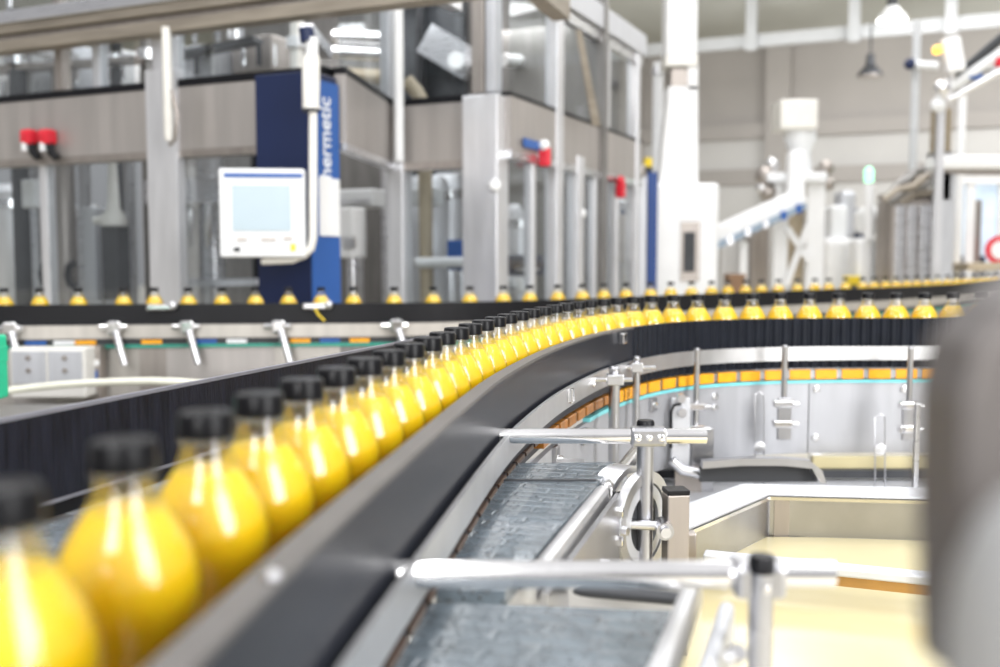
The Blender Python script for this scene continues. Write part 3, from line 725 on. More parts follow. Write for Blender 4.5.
# low channel bed seen under the white box
cb = MB().box((-1.55, 3.1, .38), (2.6, .5, .76), (1, .05)).build('lower_trough', 'panel_dark', None, False, .01)
tag(cb, 'low steel trough under the far conveyor behind the black wall', 'trough')

# ================================================================== LEFT MACHINE ENCLOSURE
def XY(px, Y): v = at(px, 258, Y); return Vector((v.x, v.y, 0))
Apt = Vector((-1.15, 4.6, 0))
def onA(px):      # point of the front plane A
    u = (px - 500) / FOC; t = (u * Apt.y - Apt.x) / (D1.x - u * D1.y); return Apt + D1 * t
Cn = Vector((.04, 5.08, 0))
def onS(px):      # point of the side plane
    u = (px - 500) / FOC; t = (u * Cn.y - Cn.x) / (D2.x - u * D2.y); return Cn + D2 * t
def zat(p, py): return at(500, py, p.y).z
Bst = Vector((-.58, 5.36, 0))
def onB(px):
    u = (px - 500) / FOC; t = (u * Bst.y - Bst.x) / (-D1.x + u * D1.y); return Bst - D1 * t
zb_hi, zb_lo, z_top = CAM_H + .828, CAM_H + .50, CAM_H + 1.5
en = thing('filler_enclosure', 'large stainless and glass filling machine enclosure filling the left background', 'machine', (-1.0, 6.0, 0))
def seg(p, q, z0, z1, th, name, m, bev=0.0, push=0.0, base=None):
    d = (q - p).normalized(); n = Vector((d.y, -d.x, 0)); c = (p + q) / 2 + n * (push)
    return MB().box((c.x, c.y, (z0 + z1) / 2), ((q - p).length, th, z1 - z0), (d.x, d.y)).build(name, m, base or en, False, bev)
LA = onA(-60); RA = onA(258); RAe = Vector((-.80, 4.87, 0))
# waist beam panels
seg(LA, RA + (RA - LA).normalized() * .4, zb_lo, zb_hi - .035, .08, 'waist_panel', 'panel_gray', .004)
seg(LA, RA + (RA - LA).normalized() * .4, zb_hi - .035, zb_hi, .085, 'waist_seal', 'black')
seg(LA, RA + (RA - LA).normalized() * .4, zb_lo - .03, zb_lo, .085, 'waist_lip', 'taupe_steel')
S1 = onA(340) + D2 * .02; S2 = Bst.copy()
seg(S1, S2, zb_lo, zb_hi - .03, .05, 'waist_panel', 'panel_gray'); seg(S1, S2, zb_hi - .03, zb_hi, .055, 'waist_seal', 'black'); seg(S1, S2, zb_lo - .03, zb_lo, .055, 'waist_lip', 'steel')
B2 = onB(466)
seg(S2, B2, zb_lo, zb_hi - .035, .06, 'waist_panel', 'panel_gray'); seg(S2, B2, zb_hi - .035, zb_hi, .065, 'waist_seal', 'black'); seg(S2, B2, zb_lo - .04, zb_lo, .065, 'waist_lip', 'taupe_steel')
S3 = onS(506); S4 = onS(637)
seg(S3, S4, zb_lo + .04, zb_hi - .02, .05, 'waist_panel', 'panel_gray'); seg(S3, S4, zb_hi - .02, zb_hi, .055, 'waist_seal', 'black'); seg(S3, S4, zb_lo, zb_lo + .04, .06, 'waist_lip', 'steel')
# posts
def post(p, w, dth, z0, z1, d, name='post', m='steel_wall'):
    return MB().box((p.x, p.y, (z0 + z1) / 2), (w, dth, z1 - z0), (d.x, d.y)).build(name, m, en, False, .006)
p = onA(174); post(p - D2 * .03, .185, .06, 0, zb_hi + .05, D1)
post(p, .11, .1, zb_hi, z_top + .3, D1)
post(onA(48) + D2 * .02, .05, .06, 0, zb_lo, D1)
post(onA(104) + D2 * .02, .05, .06, zb_hi, z_top + .3, D1, m='white_steel')
post(onA(70), .05, .06, zb_hi, z_top + .3, D1, m='taupe_steel')
post(onB(400), .10, .10, 0, zb_lo + .02, D1); post(onB(390), .055, .08, zb_hi, z_top + .2, D1, m='steel_wall')
MB().cyl((onB(402).x, onB(402).y - .1, zb_lo), (onB(402).x, onB(402).y - .1, z_top + .05), .027, 18).build('white_pipe', 'white', en, True)
cpn = onB(489); post(cpn - D2 * .04, .195, .14, 0, zb_hi - .02, D1); post(onB(482), .07, .1, zb_hi, z_top + .1, D1, m='taupe_steel'); post(onB(494), .05, .1, zb_hi, z_top + .1, D1, m='white_steel')
for px, w, z0, z1 in ((554, .10, 0, z_top), (575, .11, 0, zb_lo + .1), (604, .05, zb_hi, z_top), (632, .07, 0, z_top), (612, .06, 0, zb_lo), (530, .05, 0, zb_lo), (592, .05, 0, zb_lo)):
    post(onS(px), .05 if w < .06 else .075, w, z0, z1, D1)
p = onS(565); p -= D1 * .06
pl = [(p.x, p.y, zat(p, 30)), (p.x + .03, p.y, zat(p, 30)), (p.x + .16, p.y + .16, zat(p, 122)), (p.x + .11, p.y + .16, zat(p, 122))]
MB().prism(pl, (0, .04, 0)).build('brace_plate', 'beam_brown', en)
# top rails
seg(onS(545), S4, z_top - .09, z_top + .05, .10, 'top_rail', 'white_steel'); seg(onS(545), S4, z_top - .16, z_top - .10, .05, 'lower_top_rail', 'steel')
seg(S2, onB(500), z_top, z_top + .08, .08, 'top_rail', 'steel')
seg(S4, S4 + D1 * 2.5, z_top - .07, z_top + .03, .08, 'top_rail', 'white_steel')
# panes
def pane(p, q, z0, z1): return seg(p, q, z0, z1, .008, 'glass_pane', 'glass')
pane(onA(-60), onA(140), zb_hi, z_top + .2); pane(onA(185), onA(300), zb_hi, z_top + .2); pane(S1, S2, zb_hi, z_top + .1); pane(S2, B2, zb_hi, z_top)
for a, b in ((510, 547), (556, 601), (607, 628)): pane(onS(a), onS(b), zb_hi, z_top - .07)
pane(onA(-60), onA(46), .6, zb_lo - .03); pane(onA(52), onA(143), .6, zb_lo - .03); pane(onA(185), onA(256), .6, zb_lo - .03); pane(S2, B2, .6, zb_lo - .04)
for a, b in ((510, 529), (534, 547), (558, 572), (580, 591), (595, 610), (615, 629)): pane(onS(a), onS(b), .6, zb_lo)
# plinth and inner walls
seg(LA, RA + (RA - LA).normalized() * .3, 0, .6, .06, 'plinth', 'steel_wall'); seg(S2, B2, 0, .6, .06, 'plinth', 'steel_wall'); seg(S3, S4, 0, .6, .06, 'plinth', 'steel_wall')
seg(onA(-60) + D2 * 2.3, onA(258) + D2 * 2.3 - D1 * .9, 0, z_top + .6, .05, 'rear_wall', 'panel_dark')

# overhead tray beam
TZ = CAM_H + 1.02
tb = thing('overhead_beam', 'dull brown overhead tray beam crossing the upper left of the hall', 'beam', (onA(200).x, onA(200).y, TZ))
e0 = onA(-60) - D2 * .1; e1_ = onA(512) - D2 * .1
def tseg(z0, z1, th, name, m, dy): 
    d = (e1_ - e0).normalized(); n = Vector((d.y, -d.x, 0)); c = (e0 + e1_) / 2 + n * dy
    MB().box((c.x, c.y, (z0 + z1) / 2), ((e1_ - e0).length, th, z1 - z0), (d.x, d.y)).build(name, m, tb, False, .004)
tseg(TZ, TZ + .055, .09, 'lower_flange', 'beam_brown', 0); tseg(TZ + .055, TZ + .085, .05, 'web', 'taupe_steel', -.01); tseg(TZ + .085, TZ + .13, .09, 'upper_flange', 'beam_brown', 0); tseg(TZ + .13, TZ + .19, .12, 'top_cover', 'steel', 0)
for px in (20, 430):
    p = onA(px) + D2 * .1; MB().box((p.x, p.y, TZ + .08), (.06, .3, .06), (D1.x, D1.y)).build('bracket', 'steel', tb)
p = onA(512) - D2 * .05
MB().bar((p.x + .02, p.y, TZ + .12), (p.x + .25, p.y + .6, TZ + .10), .08, .10).build('end_bracket', 'beam_brown', tb)
# white tube hanging in front of wide post
p = onA(194) - D2 * .14
wt = thing('drop_tube', 'white hanging tube in front of the wide left machine post', 'tube', (p.x, p.y, zat(p, 141)))
MB().rings([((p.x, p.y, zat(p, 141)), .016), ((p.x, p.y, zat(p, 136)), .022), ((p.x, p.y, TZ + .02)  , .022)], 16).build('tube', 'white_warm', wt, True)
MB().tube([(p.x + .02, p.y - .01, zat(p, 90)), (p.x + .045, p.y - .02, zat(p, 115)), (p.x + .03, p.y - .01, zat(p, 140)), (p.x, p.y, zat(p, 145))], .008, 8).build('cable', 'taupe_steel', wt, True)
# tubes seen through the upper side glass
a, b = at(503, 60, 6.3), at(549, 63, 7.0); t_ = thing('cross_tube', 'white horizontal tube behind the upper side glass right of the corner', 'tube', (a.x, a.y, 0))
MB().cyl(a, b, .04, 14).build('tube', 'white', t_, True); MB().cyl((b.x, b.y, 0), (b.x, b.y, b.z), .03, 10).build('riser', 'white_steel', t_, True)
for label, px in (('first pale vertical tube behind the upper side glass', 519), ('second pale vertical tube behind the upper side glass', 533)):
    v = at(px, 60, 7.1); t_ = thing('vertical_tube', label, 'tube', (v.x, v.y, 0))
    MB().cyl((v.x, v.y, 0), (v.x, v.y, z_top + .3), .022, 12).build('tube', 'white_steel', t_, True); MB().cyl((v.x, v.y, v.z - .02), (v.x, v.y, v.z + .02), .05, 12).build('collar', 'polish', t_, True)
# red couplings on the waist panel
for label, px in (('red hose coupling on grey panel, left one of the pair', 47), ('red hose coupling on grey panel, right one of the pair', 65)):
    p = onA(px) - D2 * .075; z = zat(p, 137); r = thing('red_coupling', label, 'coupling', (p.x, p.y, z - .07))
    MB().box((p.x, p.y, z), (.068, .07, .075), (D1.x, D1.y)).build('red_head', 'red', r, False, .016)
    MB().box((p.x, p.y - .028, z + .008), (.045, .03, .04), (D1.x, D1.y)).build('red_knob', 'red', r, False, .012)
    MB().tube([(p.x + .01, p.y, z - .035), (p.x + .02, p.y - .005, z - .08), (p.x + .045, p.y, z - .105)], .021, 10).build('black_hose', 'black', r, True)
    MB().cyl((p.x - .02, p.y - .01, z - .07), (p.x - .02, p.y - .01, z - .03), .016, 10).build('grey_plug', 'bezel', r, True)
# interior: blurred machinery behind glass
def item(name, label, cat, px, Y, z0=0): v = XY(px, Y); return thing(name, label, cat, (v.x, v.y, z0)), v
def tank(label, px, Y, r_, z0, z1, m='steel_wall', cat='tank'):
    t_, v = item('steel_tank', label, cat, px, Y)
    MB().rings([((v.x, v.y, z0), r_ * .9), ((v.x, v.y, z0 + .04), r_), ((v.x, v.y, z1 - .05), r_), ((v.x, v.y, z1), r_ * .8)], 28).build('shell', m, t_, True)
    MB().rings([((v.x, v.y, z1 - .15), r_ * 1.05), ((v.x, v.y, z1 - .1), r_ * 1.05)], 28).build('band', 'polish', t_, True)
    MB().cyl((v.x, v.y, 0), (v.x, v.y, z0 + .02), r_ * .5, 16).build('pedestal', 'taupe_steel', t_, True)
    return t_
tank('tall steel tank behind the lower left glass', 20, 6.6, .28, .5, 1.72)
tank('narrow steel tank behind glass, left of the black panel', 85, 6.9, .12, .5, 1.62)
tank('steel tank behind glass between twin posts near the corner', 428, 6.2, .13, .4, 1.75)
tank('slim steel tank behind glass just left of the corner post', 447, 6.7, .12, .4, 1.8)
tank('steel tank behind the side glass right of the corner', 518, 6.6, .10, .4, 1.6)
tank('dull steel tank deep behind the side glass', 590, 7.8, .3, .4, 1.72)
def cabinet(name, label, cat, px, py0, py1, w, dep, Y, m, extras=()):
    c = XY(px, Y); z1, z0 = zat(c, py0), zat(c, py1)
    t_ = thing(name, label, cat, (c.x, c.y, min(z0, z1)))
    MB().box((c.x, c.y, (z0 + z1) / 2), (w, dep, z1 - z0), (D1.x, D1.y)).build('body', m, t_, False, .01)
    return t_, c, z0, z1
# black slab under white funnel
t_, c, z0, z1 = cabinet('upright_slab', 'black upright panel behind glass under the white funnel', 'panel', 116, 226, 300, .12, .1, 5.6, 'dark')
MB().box((c.x, c.y, z0 / 2), (.1, .08, z0)).build('stand', 'steel', t_)
c = XY(115, 5.55); t_ = thing('white_funnel', 'white funnel tube above the black panel behind glass', 'funnel', (c.x, c.y, zat(c, 226)))
MB().rings([((c.x, c.y, zat(c, 226)), .07), ((c.x, c.y, zat(c, 218)), .07), ((c.x, c.y, zat(c, 208)), .035), ((c.x, c.y, zat(c, 160)), .022)], 18).build('cone', 'white_warm', t_, True)
MB().cyl((c.x - .11, c.y, zat(c, 221)), (c.x + .02, c.y, zat(c, 216)), .022, 12).build('side_spout', 'white_warm', t_, True)
t_, c, z0, z1 = cabinet('pale_column', 'pale upright column left of the black panel behind glass', 'column', 96, 208, 300, .10, .1, 5.75, 'white_steel')
MB().box((c.x, c.y, z0 / 2), (.1, .1, z0)).build('foot', 'steel', t_)
t_, c, z0, z1 = cabinet('grey_box', 'grey switch box behind the lower left glass', 'box', 37, 180, 208, .10, .1, 5.7, 'bezel')
MB().box((c.x, c.y, z0 / 2), (.04, .04, z0)).build('stand', 'steel', t_)
for label, px in (('black hooked handle behind the lower left glass', 43), ('black hooked handle behind glass beside the pale column', 69)):
    v = XY(px, 5.45); t_ = thing('hook_lever', label, 'handle', (v.x, v.y, 0))
    MB().tube([(v.x + .03, v.y, zat(v, 262)), (v.x, v.y, zat(v, 266)), (v.x - .01, v.y, zat(v, 275)), (v.x, v.y, zat(v, 284)), (v.x + .035, v.y, zat(v, 287))], .02, 10).build('grip', 'black', t_, True)
    MB().cyl((v.x + .03, v.y, 0), (v.x + .03, v.y, zat(v, 287)), .015, 10).build('stand', 'steel', t_, True)
# filling carousel behind HMI panel
v = XY(212, 5.75)
fc = thing('filling_carousel', 'rotary filling carousel with hanging valves behind the screen panel', 'carousel', (v.x, v.y, 0))
MB().rings([((v.x, v.y, 0), .25), ((v.x, v.y, .95), .25)], 28).build('base_drum', 'steel_wall', fc, True)
MB().rings([((v.x, v.y, 1.10), .34), ((v.x, v.y, 1.13), .34)], 36).build('star_table', 'white_steel', fc, True)
MB().rings([((v.x, v.y, .95), .07), ((v.x, v.y, 1.95), .07)], 18).build('central_column', 'steel', fc, True)
MB().rings([((v.x, v.y, 1.55), .36), ((v.x, v.y, 1.68), .36)], 36).build('valve_ring', 'steel', fc, True)
for i in range(14):
    a = 2 * PI * i / 14; q = Vector((v.x + .31 * math.cos(a), v.y + .31 * math.sin(a), 0))
    fv = MB().rings([((q.x, q.y, 1.32), .012), ((q.x, q.y, 1.40), .022), ((q.x, q.y, 1.50), .028), ((q.x, q.y, 1.56), .028)], 12).build('filling_valve', 'polish' if i % 2 else 'dark', fc, True)
# machines seen through the upper left glass
for i, (label, px, y0, y1, w, m) in enumerate((('white valve box behind the upper glass, left of the wide post', 130, 52, 90, .12, 'white'), ('pale valve box behind the upper glass beside the first steel strut', 86, 48, 92, .13, 'white_steel'),
        ('wide grey cabinet behind the upper left glass', 36, 54, 110, .32, 'bezel'), ('bright duct box behind the upper glass right of the wide post', 208, 50, 84, .34, 'white_steel'),
        ('grey drive box behind upper glass next to the blue column', 268, 40, 75, .3, 'taupe_steel'))):
    t_, c, z0, z1 = cabinet('machine_box', label, 'machine box', px, y0, y1, w, .25, 6.2, m)
    MB().cyl((c.x, c.y, 0), (c.x, c.y, z0), .04, 12).build('support_column', 'steel', t_, True)
    for k in range(3): MB().cyl((c.x - w * .3 + k * w * .3, c.y - .14, z0 + .03), (c.x - w * .3 + k * w * .3, c.y - .14, z0 + .15), .016, 10).build('tube_fitting', 'dark' if k % 2 else 'polish', t_, True)
# pipework behind the upper left glass
for label, px, y0, y1, r_, m in (('dark vertical pipe behind upper glass at the far left', 18, 40, 110, .05, 'dark'), ('grey vertical pipe behind upper glass left of the pale valve box', 62, 40, 108, .06, 'taupe_steel'),
        ('slim dark pipe behind upper glass beside the white valve box', 116, 45, 104, .03, 'dark'), ('dark vertical pipe behind upper glass just left of the wide post', 148, 40, 100, .045, 'panel_dark'),
        ('dark bent pipe behind upper glass right of the bright duct box', 236, 40, 95, .035, 'black'), ('white vertical pipe behind upper glass left of the arm joint', 297, 25, 90, .04, 'white_warm')):
    Yp = 6.45 if 'bent' in label else 5.95; a = at(px, y0 - 30, Yp); b = at(px, y1, Yp); t_ = thing('riser_pipe', label, 'pipe', (a.x, a.y, 0))
    bend = .12 if 'bent' in label else 0
    MB().tube([a, a.lerp(b, .4), a.lerp(b, .6) + Vector((bend, 0, 0)), (b.x + bend, b.y, b.z), (b.x + bend, b.y, 0)], r_, 12).build('pipe', m, t_, True)
    q = a.lerp(b, .5 if not bend else .3); MB().rings([(q - Vector((0, 0, .03)), r_ * 1.5), (q + Vector((0, 0, .03)), r_ * 1.5)], 14).build('flange', 'polish' if m != 'white_warm' else 'bezel', t_, True)
for label, px0, y0_, px1, y1_ in (('thin dark cable tray behind upper glass between wide post and blue column', 180, 56, 258, 40), ('thin grey cable tray behind upper glass at the far left', -20, 72, 140, 60)):
    a, b = at(px0, y0_, 6.0), at(px1, y1_, 5.85); t_ = thing('cable_tray', label, 'cable tray', (a.x, a.y, min(a.z, b.z)))
    MB().bar(a, b, .12, .03).build('tray', 'dark' if 'dark' in label else 'taupe_steel', t_)
    for t in (.2, .5, .8): q = a.lerp(b, t); MB().bar(q, q + Vector((0, 0, .5)), .02, .02).build('hanger', 'steel', t_)
# inclined duct and dark rack seen behind the upper pane near corner
t_, c, z0, z1 = cabinet('dark_cabinet', 'dark cabinet behind the upper pane left of the corner post', 'cabinet', 436, 8, 105, .56, .3, 6.85, 'dark')
MB().box((c.x, c.y, z0 / 2), (.5, .25, z0)).build('stand', 'dark', t_)
MB().bar((c.x - .04, c.y - .22, z1 - .25), (c.x + .26, c.y - .3, z0 + .2), .1, .2).build('inclined_duct', 'steel', t_)
MB().cyl((c.x + .16, c.y - .36, z0 + .22), (c.x + .16, c.y - .40, z0 + .22), .055, 18).build('round_gauge', 'white', t_, True)
MB().box((c.x - .08, c.y - .2, (z0 + z1) / 2), (.05, .1, z1 - z0)).build('rack_upright', 'black', t_)
v = XY(418, 5.75); t_ = thing('amber_pipe', 'amber pipe elbow behind the upper pane near the white pipe', 'pipe', (v.x, v.y, 0))
MB().tube([(v.x - .06, v.y, zat(v, 80)), (v.x, v.y, zat(v, 92)), (v.x + .04, v.y, zat(v, 104)), (v.x + .05, v.y, 1.0), (v.x + .05, v.y, .0)], .04, 12).build('pipe', 'beige', t_, True)
for label, y0, px0, px1 in (('upper horizontal steel pipe behind the recessed pane', 36, 336, 384), ('middle horizontal steel pipe behind the recessed pane', 52, 336, 384), ('lower horizontal beige pipe behind the recessed pane', 74, 340, 384)):
    a = at(px0, y0, 6.6); b = at(px1, y0 + 3, 6.4)
    t_ = thing('horizontal_pipe', label, 'pipe', (a.x, a.y, 0))
    MB().cyl(a, b, .045, 14).build('pipe', 'beige' if 'beige' in label else 'polish', t_, True)
    MB().cyl((b.x, b.y, 0), (b.x, b.y, b.z), .025, 10).build('riser', 'steel', t_, True)
# stuff behind the lower right glass
for label, px, y0, y1, w, Y, m in (('white dosing unit behind glass right of the blue column', 352, 208, 258, .10, 5.6, 'white'), ('pale slanted hopper behind glass right of the blue column', 358, 190, 208, .3, 5.9, 'bezel'),
        ('pale hood behind glass left of the corner post', 427, 188, 206, .16, 5.98, 'bezel'), ('grey motor block behind glass near the corner post', 462, 240, 270, .12, 5.7, 'blue'),
        ('grey control cabinet behind the side glass', 605, 215, 262, .26, 7.0, 'taupe_steel'), ('blue grey pump block behind the side glass', 528, 255, 275, .25, 6.2, 'navy'),
        ('white valve block low behind glass at the side', 512, 278, 292, .10, 5.5, 'white')):
    t_, c, z0, z1 = cabinet('machine_unit', label, 'machine unit', px, y0, y1, w, .15, Y, m)
    MB().cyl((c.x, c.y, 0), (c.x, c.y, z0), .03, 12).build('support_column', 'steel', t_, True)
    MB().box((c.x, c.y - .08, z0 + (z1 - z0) * .3), (w * .6, .03, (z1 - z0) * .2), (D1.x, D1.y)).build('front_plate', 'steel', t_)
a = at(415, 263, 5.6); b = at(470, 262, 5.6); t_ = thing('guide_tube', 'horizontal white tube behind glass left of the corner post', 'tube', (a.x, a.y, 0))
MB().cyl(a, b, .03, 12).build('tube', 'white', t_, True); MB().cyl((b.x, b.y, 0), b, .02, 10).build('riser', 'steel', t_, True)
# round reflective lamps seen inside (lit inspection lamps)
for label, px, py, Y in (('small lit lamp behind the upper side glass', 523, 48, 6.9), ('bright lit lamp behind glass near the top side rail', 591, 46, 7.6)):
    v = at(px, py, Y); t_ = thing('inspection_lamp', label, 'lamp', (v.x, v.y, v.z))
    MB().ball(v, .035, 14).build('bulb', 'lamp_on', t_, True)
    MB().cyl((v.x, v.y, v.z + .03), (v.x, v.y, z_top + .2), .012, 10).build('stem', 'steel', t_, True)
# white buttons and emergency stops on the side posts
for label, px, py in (('round white button on the side post low right of the corner', 583, 213), ('small round white button on the light post at the corner', 500, 185)):
    v = (onS(px) if px > 506 else onB(px)); v = v + D1 * 0 - D2 * .06 - Vector((0, .07, 0)); z = zat(v, py)
    b_ = MB().rings([((v.x, v.y + .04, z), .03), ((v.x, v.y, z), .03), ((v.x, v.y - .01, z), .02)], 16).build('white_button', 'white', None, True); tag(b_, label, 'button')
for label, px, py in (('red emergency stop with white cap on side panel beside the corner', 534, 157), ('red emergency stop low on the far side panel', 611, 190)):
    v = onS(px) - D1 * .06; z = zat(v, py); r = thing('emergency_stop', label, 'emergency stop', (v.x, v.y, z - .06))
    MB().box((v.x, v.y, z), (.05, .06, .10), (D2.x, D2.y)).build('housing', 'red', r, False, .012)
    MB().ball((v.x - .005, v.y - .01, z + .06), .032, 12).build('white_cap', 'white' if px < 600 else 'red', r, True)
    MB().box((v.x + D1.x * .03, v.y + D1.y * .03, z), (.03, .03, .05), (D2.x, D2.y)).build('mount', 'steel', r)
v = onS(520) - D1 * .035; z = zat(v, 143)
lb = MB().box((v.x + .03, v.y + .06, z), (.22, .006, .045), (D2.x, D2.y)).build('blue_sign', 'blue', None); tag(lb, 'blurred blue sign plate on the side waist panel', 'sign')

# blue column, arm and screen
cfr = Vector((-.79, 4.2, 0)); cfl = cfr + D1 * .28
zbt = zat(cfr, 70)
bcm = thing('blue_column', 'navy blue control column with lit side coloured brighter blue, and white upright lettering', 'column', (cfr.x - .1, 4.35, 0))
cc = cfr + D1 * .14 + D2 * .105
MB().box((cc.x, cc.y, zbt / 2), (.28, .205, zbt), (D1.x, D1.y)).build('column_body', 'navy', bcm, False, .006)
sc_ = cfr + D2 * .105 - D1 * .003
MB().box((sc_.x, sc_.y, zbt / 2 - .01), (.205, .008, zbt - .04), (D2.x, D2.y)).build('side_panel', 'blue', bcm)  # light from the right put into this side as a brighter blue
sw = cfr + D2 * .10 - D1 * .011
pz1, pz0 = zat(sw, 178), zat(sw, 236)
MB().box((sw.x + .008, sw.y + .02, (pz0 + pz1) / 2), (.15, .008, pz1 - pz0), (D2.x, D2.y)).build('white_plate', 'white', bcm)
# lettering runs upwards on the side panel
tc = bpy.data.curves.new('lettering', 'FONT'); tc.body = 'hermetic'; tc.size = .105; tc.extrude = .001; tc.offset = .0012; tc.align_x = 'CENTER'; tc.align_y = 'CENTER'
to = bpy.data.objects.new('lettering_curve', tc); COL.objects.link(to)
bpy.context.view_layer.update()
tme = bpy.data.meshes.new_from_object(to.evaluated_get(bpy.context.evaluated_depsgraph_get())); bpy.data.objects.remove(to)
ln = -D1                                # outward normal of the side face
lp = cfr + D2 * .105 - D1 * .0085; lz = zat(lp, 138)
R = Matrix((Vector((0, 0, 1)), -D2, ln)).transposed().to_4x4()   # text x -> up
xs = [v.co.x for v in tme.vertices]; want = zat(lp, 97) - zat(lp, 178); sx = want / (max(xs) - min(xs))
tme.transform(Matrix.Translation(Vector((lp.x, lp.y, lz)) - ORG[bcm.name]) @ R @ Matrix.Diagonal((sx, 1.1, 1, 1)))
tme.materials.clear(); tme.materials.append(M['letter'])
lo = bpy.data.objects.new('lettering', tme); COL.objects.link(lo); lo.parent = bcm

Yh = 4.02
hm = thing('screen_panel', 'light grey operator touch screen panel held before the blue column', 'control screen', at(262, 258, Yh))
hc = at(262, 213, Yh); hw = at(304, 213, Yh).x - at(220, 213, Yh).x; hh = at(262, 168, Yh).z - at(262, 257, Yh).z
hu = Vector((1, .10, 0)).normalized(); hn = Vector((hu.y, -hu.x, 0))
def hbox(dx, dz, w, h, off, th, name, m, bev=0.0, par=None):
    q = hc + hu * dx + hn * off; return MB().box((q.x, q.y, q.z + dz), (w, th, h), (hu.x, hu.y)).build(name, m, par or hm, False, bev)
hbox(0, 0, hw, hh, -.04, .08, 'housing', 'bezel', .008)
s_ = Yh / FOC
hbox(-.2 * s_, 5 * s_, 57 * s_, 45 * s_, .002, .004, 'display', 'screen')
hbox(2 * s_, 37 * s_, 76 * s_, 4 * s_, .002, .004, 'blue_stripe', 'blue')
for dx, dz, w, h, m in ((-20, -26, 9, 3, 'taupe_steel'), (6, -26, 14, 3, 'taupe_steel'), (25, -25, 8, 3, 'taupe_steel'), (30, -34, 5, 7, 'yellow'), (-25, -36, 6, 4, 'dark')):
    hbox(dx * s_, dz * s_, w * s_, h * s_, .003, .006, 'button', m)
Ya = 4.08
ar = thing('support_arm', 'white pipe support arm with dark blue top joint carrying the screen panel', 'support arm', at(312, 262, Ya))
MB().tube([at(313, 108, Ya), at(313, 200, Ya), at(313, 238, Ya), at(311, 248, Ya), at(304, 255, Ya), at(292, 259.5, Ya), at(262, 261, Ya)], .017, 14).build('lower_pipe', 'white_warm', ar, True)
MB().rings([(at(311, 110, Ya), .034), (at(311, 60, Ya), .036), (at(312, 55, Ya), .028)], 18).build('upper_sleeve', 'white_warm', ar, True)
MB().cyl(at(311, 112, Ya), at(311, 109, Ya), .036, 18).build('collar', 'dark', ar, True)
MB().cyl(at(312, 56, Ya), at(312, 38, Ya), .026, 16).build('neck', 'bezel', ar, True)
MB().cyl(at(308, 42, Ya), at(306, 28, Ya), .03, 16).build('joint', 'navy', ar, True)
q = at(307, 30, Ya); MB().bar(q, (q.x, q.y + .45, q.z), .05, .05).build('anchor', 'steel', ar)

# ================================================================== RIGHT BACKGROUND
# white dust tower
Yt = 8.2
def R4(px0, px1, py0, py1, Y): a = at(px0, py0, Y); b = at(px1, py1, Y); return a, b
def pbox(par, name, m, px0, px1, py0, py1, Y, dep, bev=.01, ground=False):
    a, b = R4(px0, px1, py0, py1, Y); z0 = 0 if ground else b.z
    return MB().box(((a.x + b.x) / 2, Y + dep / 2, (a.z + z0) / 2), (abs(b.x - a.x), dep, a.z - z0)).build(name, m, par, False, bev)
v = XY(686, Yt)
wt = thing('white_tower', 'tall white duct tower on a white cabinet with dark window', 'duct tower', (v.x, v.y, 0))
pbox(wt, 'cabinet', 'white', 655, 718, 183, 290, Yt, .5, .03, True)
pbox(wt, 'cabinet_window', 'taupe_steel', 681, 699, 222, 281, Yt - .012, .012, 0)
pbox(wt, 'window_clutter', 'dark', 684, 695, 232, 272, Yt - .025, .012, .01)
a, b = R4(668, 697, -40, 66, Yt)
pbox(wt, 'upper_duct', 'white', 668, 697, -60, 54, Yt + .1, .25, .01)
pbox(wt, 'neck_collar', 'white_warm', 666, 698, 54, 66, Yt + .08, .29, .01)
pbox(wt, 'neck_window', 'taupe_steel', 671, 688, 68, 86, Yt + .11, .24, .005)
pbox(wt, 'neck_side', 'white', 688, 698, 66, 90, Yt + .1, .25, .005)
pts = [at(x, y, Yt + .1) for x, y in ((669, 86), (698, 86), (698, 186), (660, 186), (663, 150), (668, 105))]
MB().prism(pts, (0, .25, 0)).build('tapered_duct', 'white', wt)
v = XY(652, 7.6); bp_ = thing('blue_post', 'narrow dark blue post with yellow beacon beside the white tower', 'post', (v.x, v.y, 0))
pbox(bp_, 'post', 'deep_blue', 648, 656.5, 172, 300, 7.6, .06, .005, True)
MB().cyl(at(648, 167, 7.65), at(648, 158, 7.65), .032, 14).build('beacon', 'yellow', bp_, True)
MB().cyl(at(649, 173, 7.65), at(648, 166, 7.65), .03, 12).build('beacon_base', 'dark', bp_, True)
v = XY(656, 8.9); gp = thing('grey_riser_pipe', 'grey vertical riser pipe between the enclosure and the white tower', 'pipe', (v.x, v.y, 0))
MB().cyl((v.x, v.y, 0), (v.x, v.y, zat(v, 62)), .045, 14).build('pipe', 'bezel', gp, True)
MB().cyl((v.x, v.y, zat(v, 75)), (v.x, v.y, zat(v, 70)), .06, 14).build('flange', 'steel', gp, True)
v = XY(638, 7.5); gp = thing('pale_post', 'pale wide post at the right end of the glass enclosure', 'post', (v.x, v.y, 0))
pbox(gp, 'post', 'white_steel', 631, 646, 176, 300, 7.45, .1, .01, True); pbox(gp, 'post_cap', 'taupe_steel', 602, 646, 164, 176, 7.42, .12, .02)
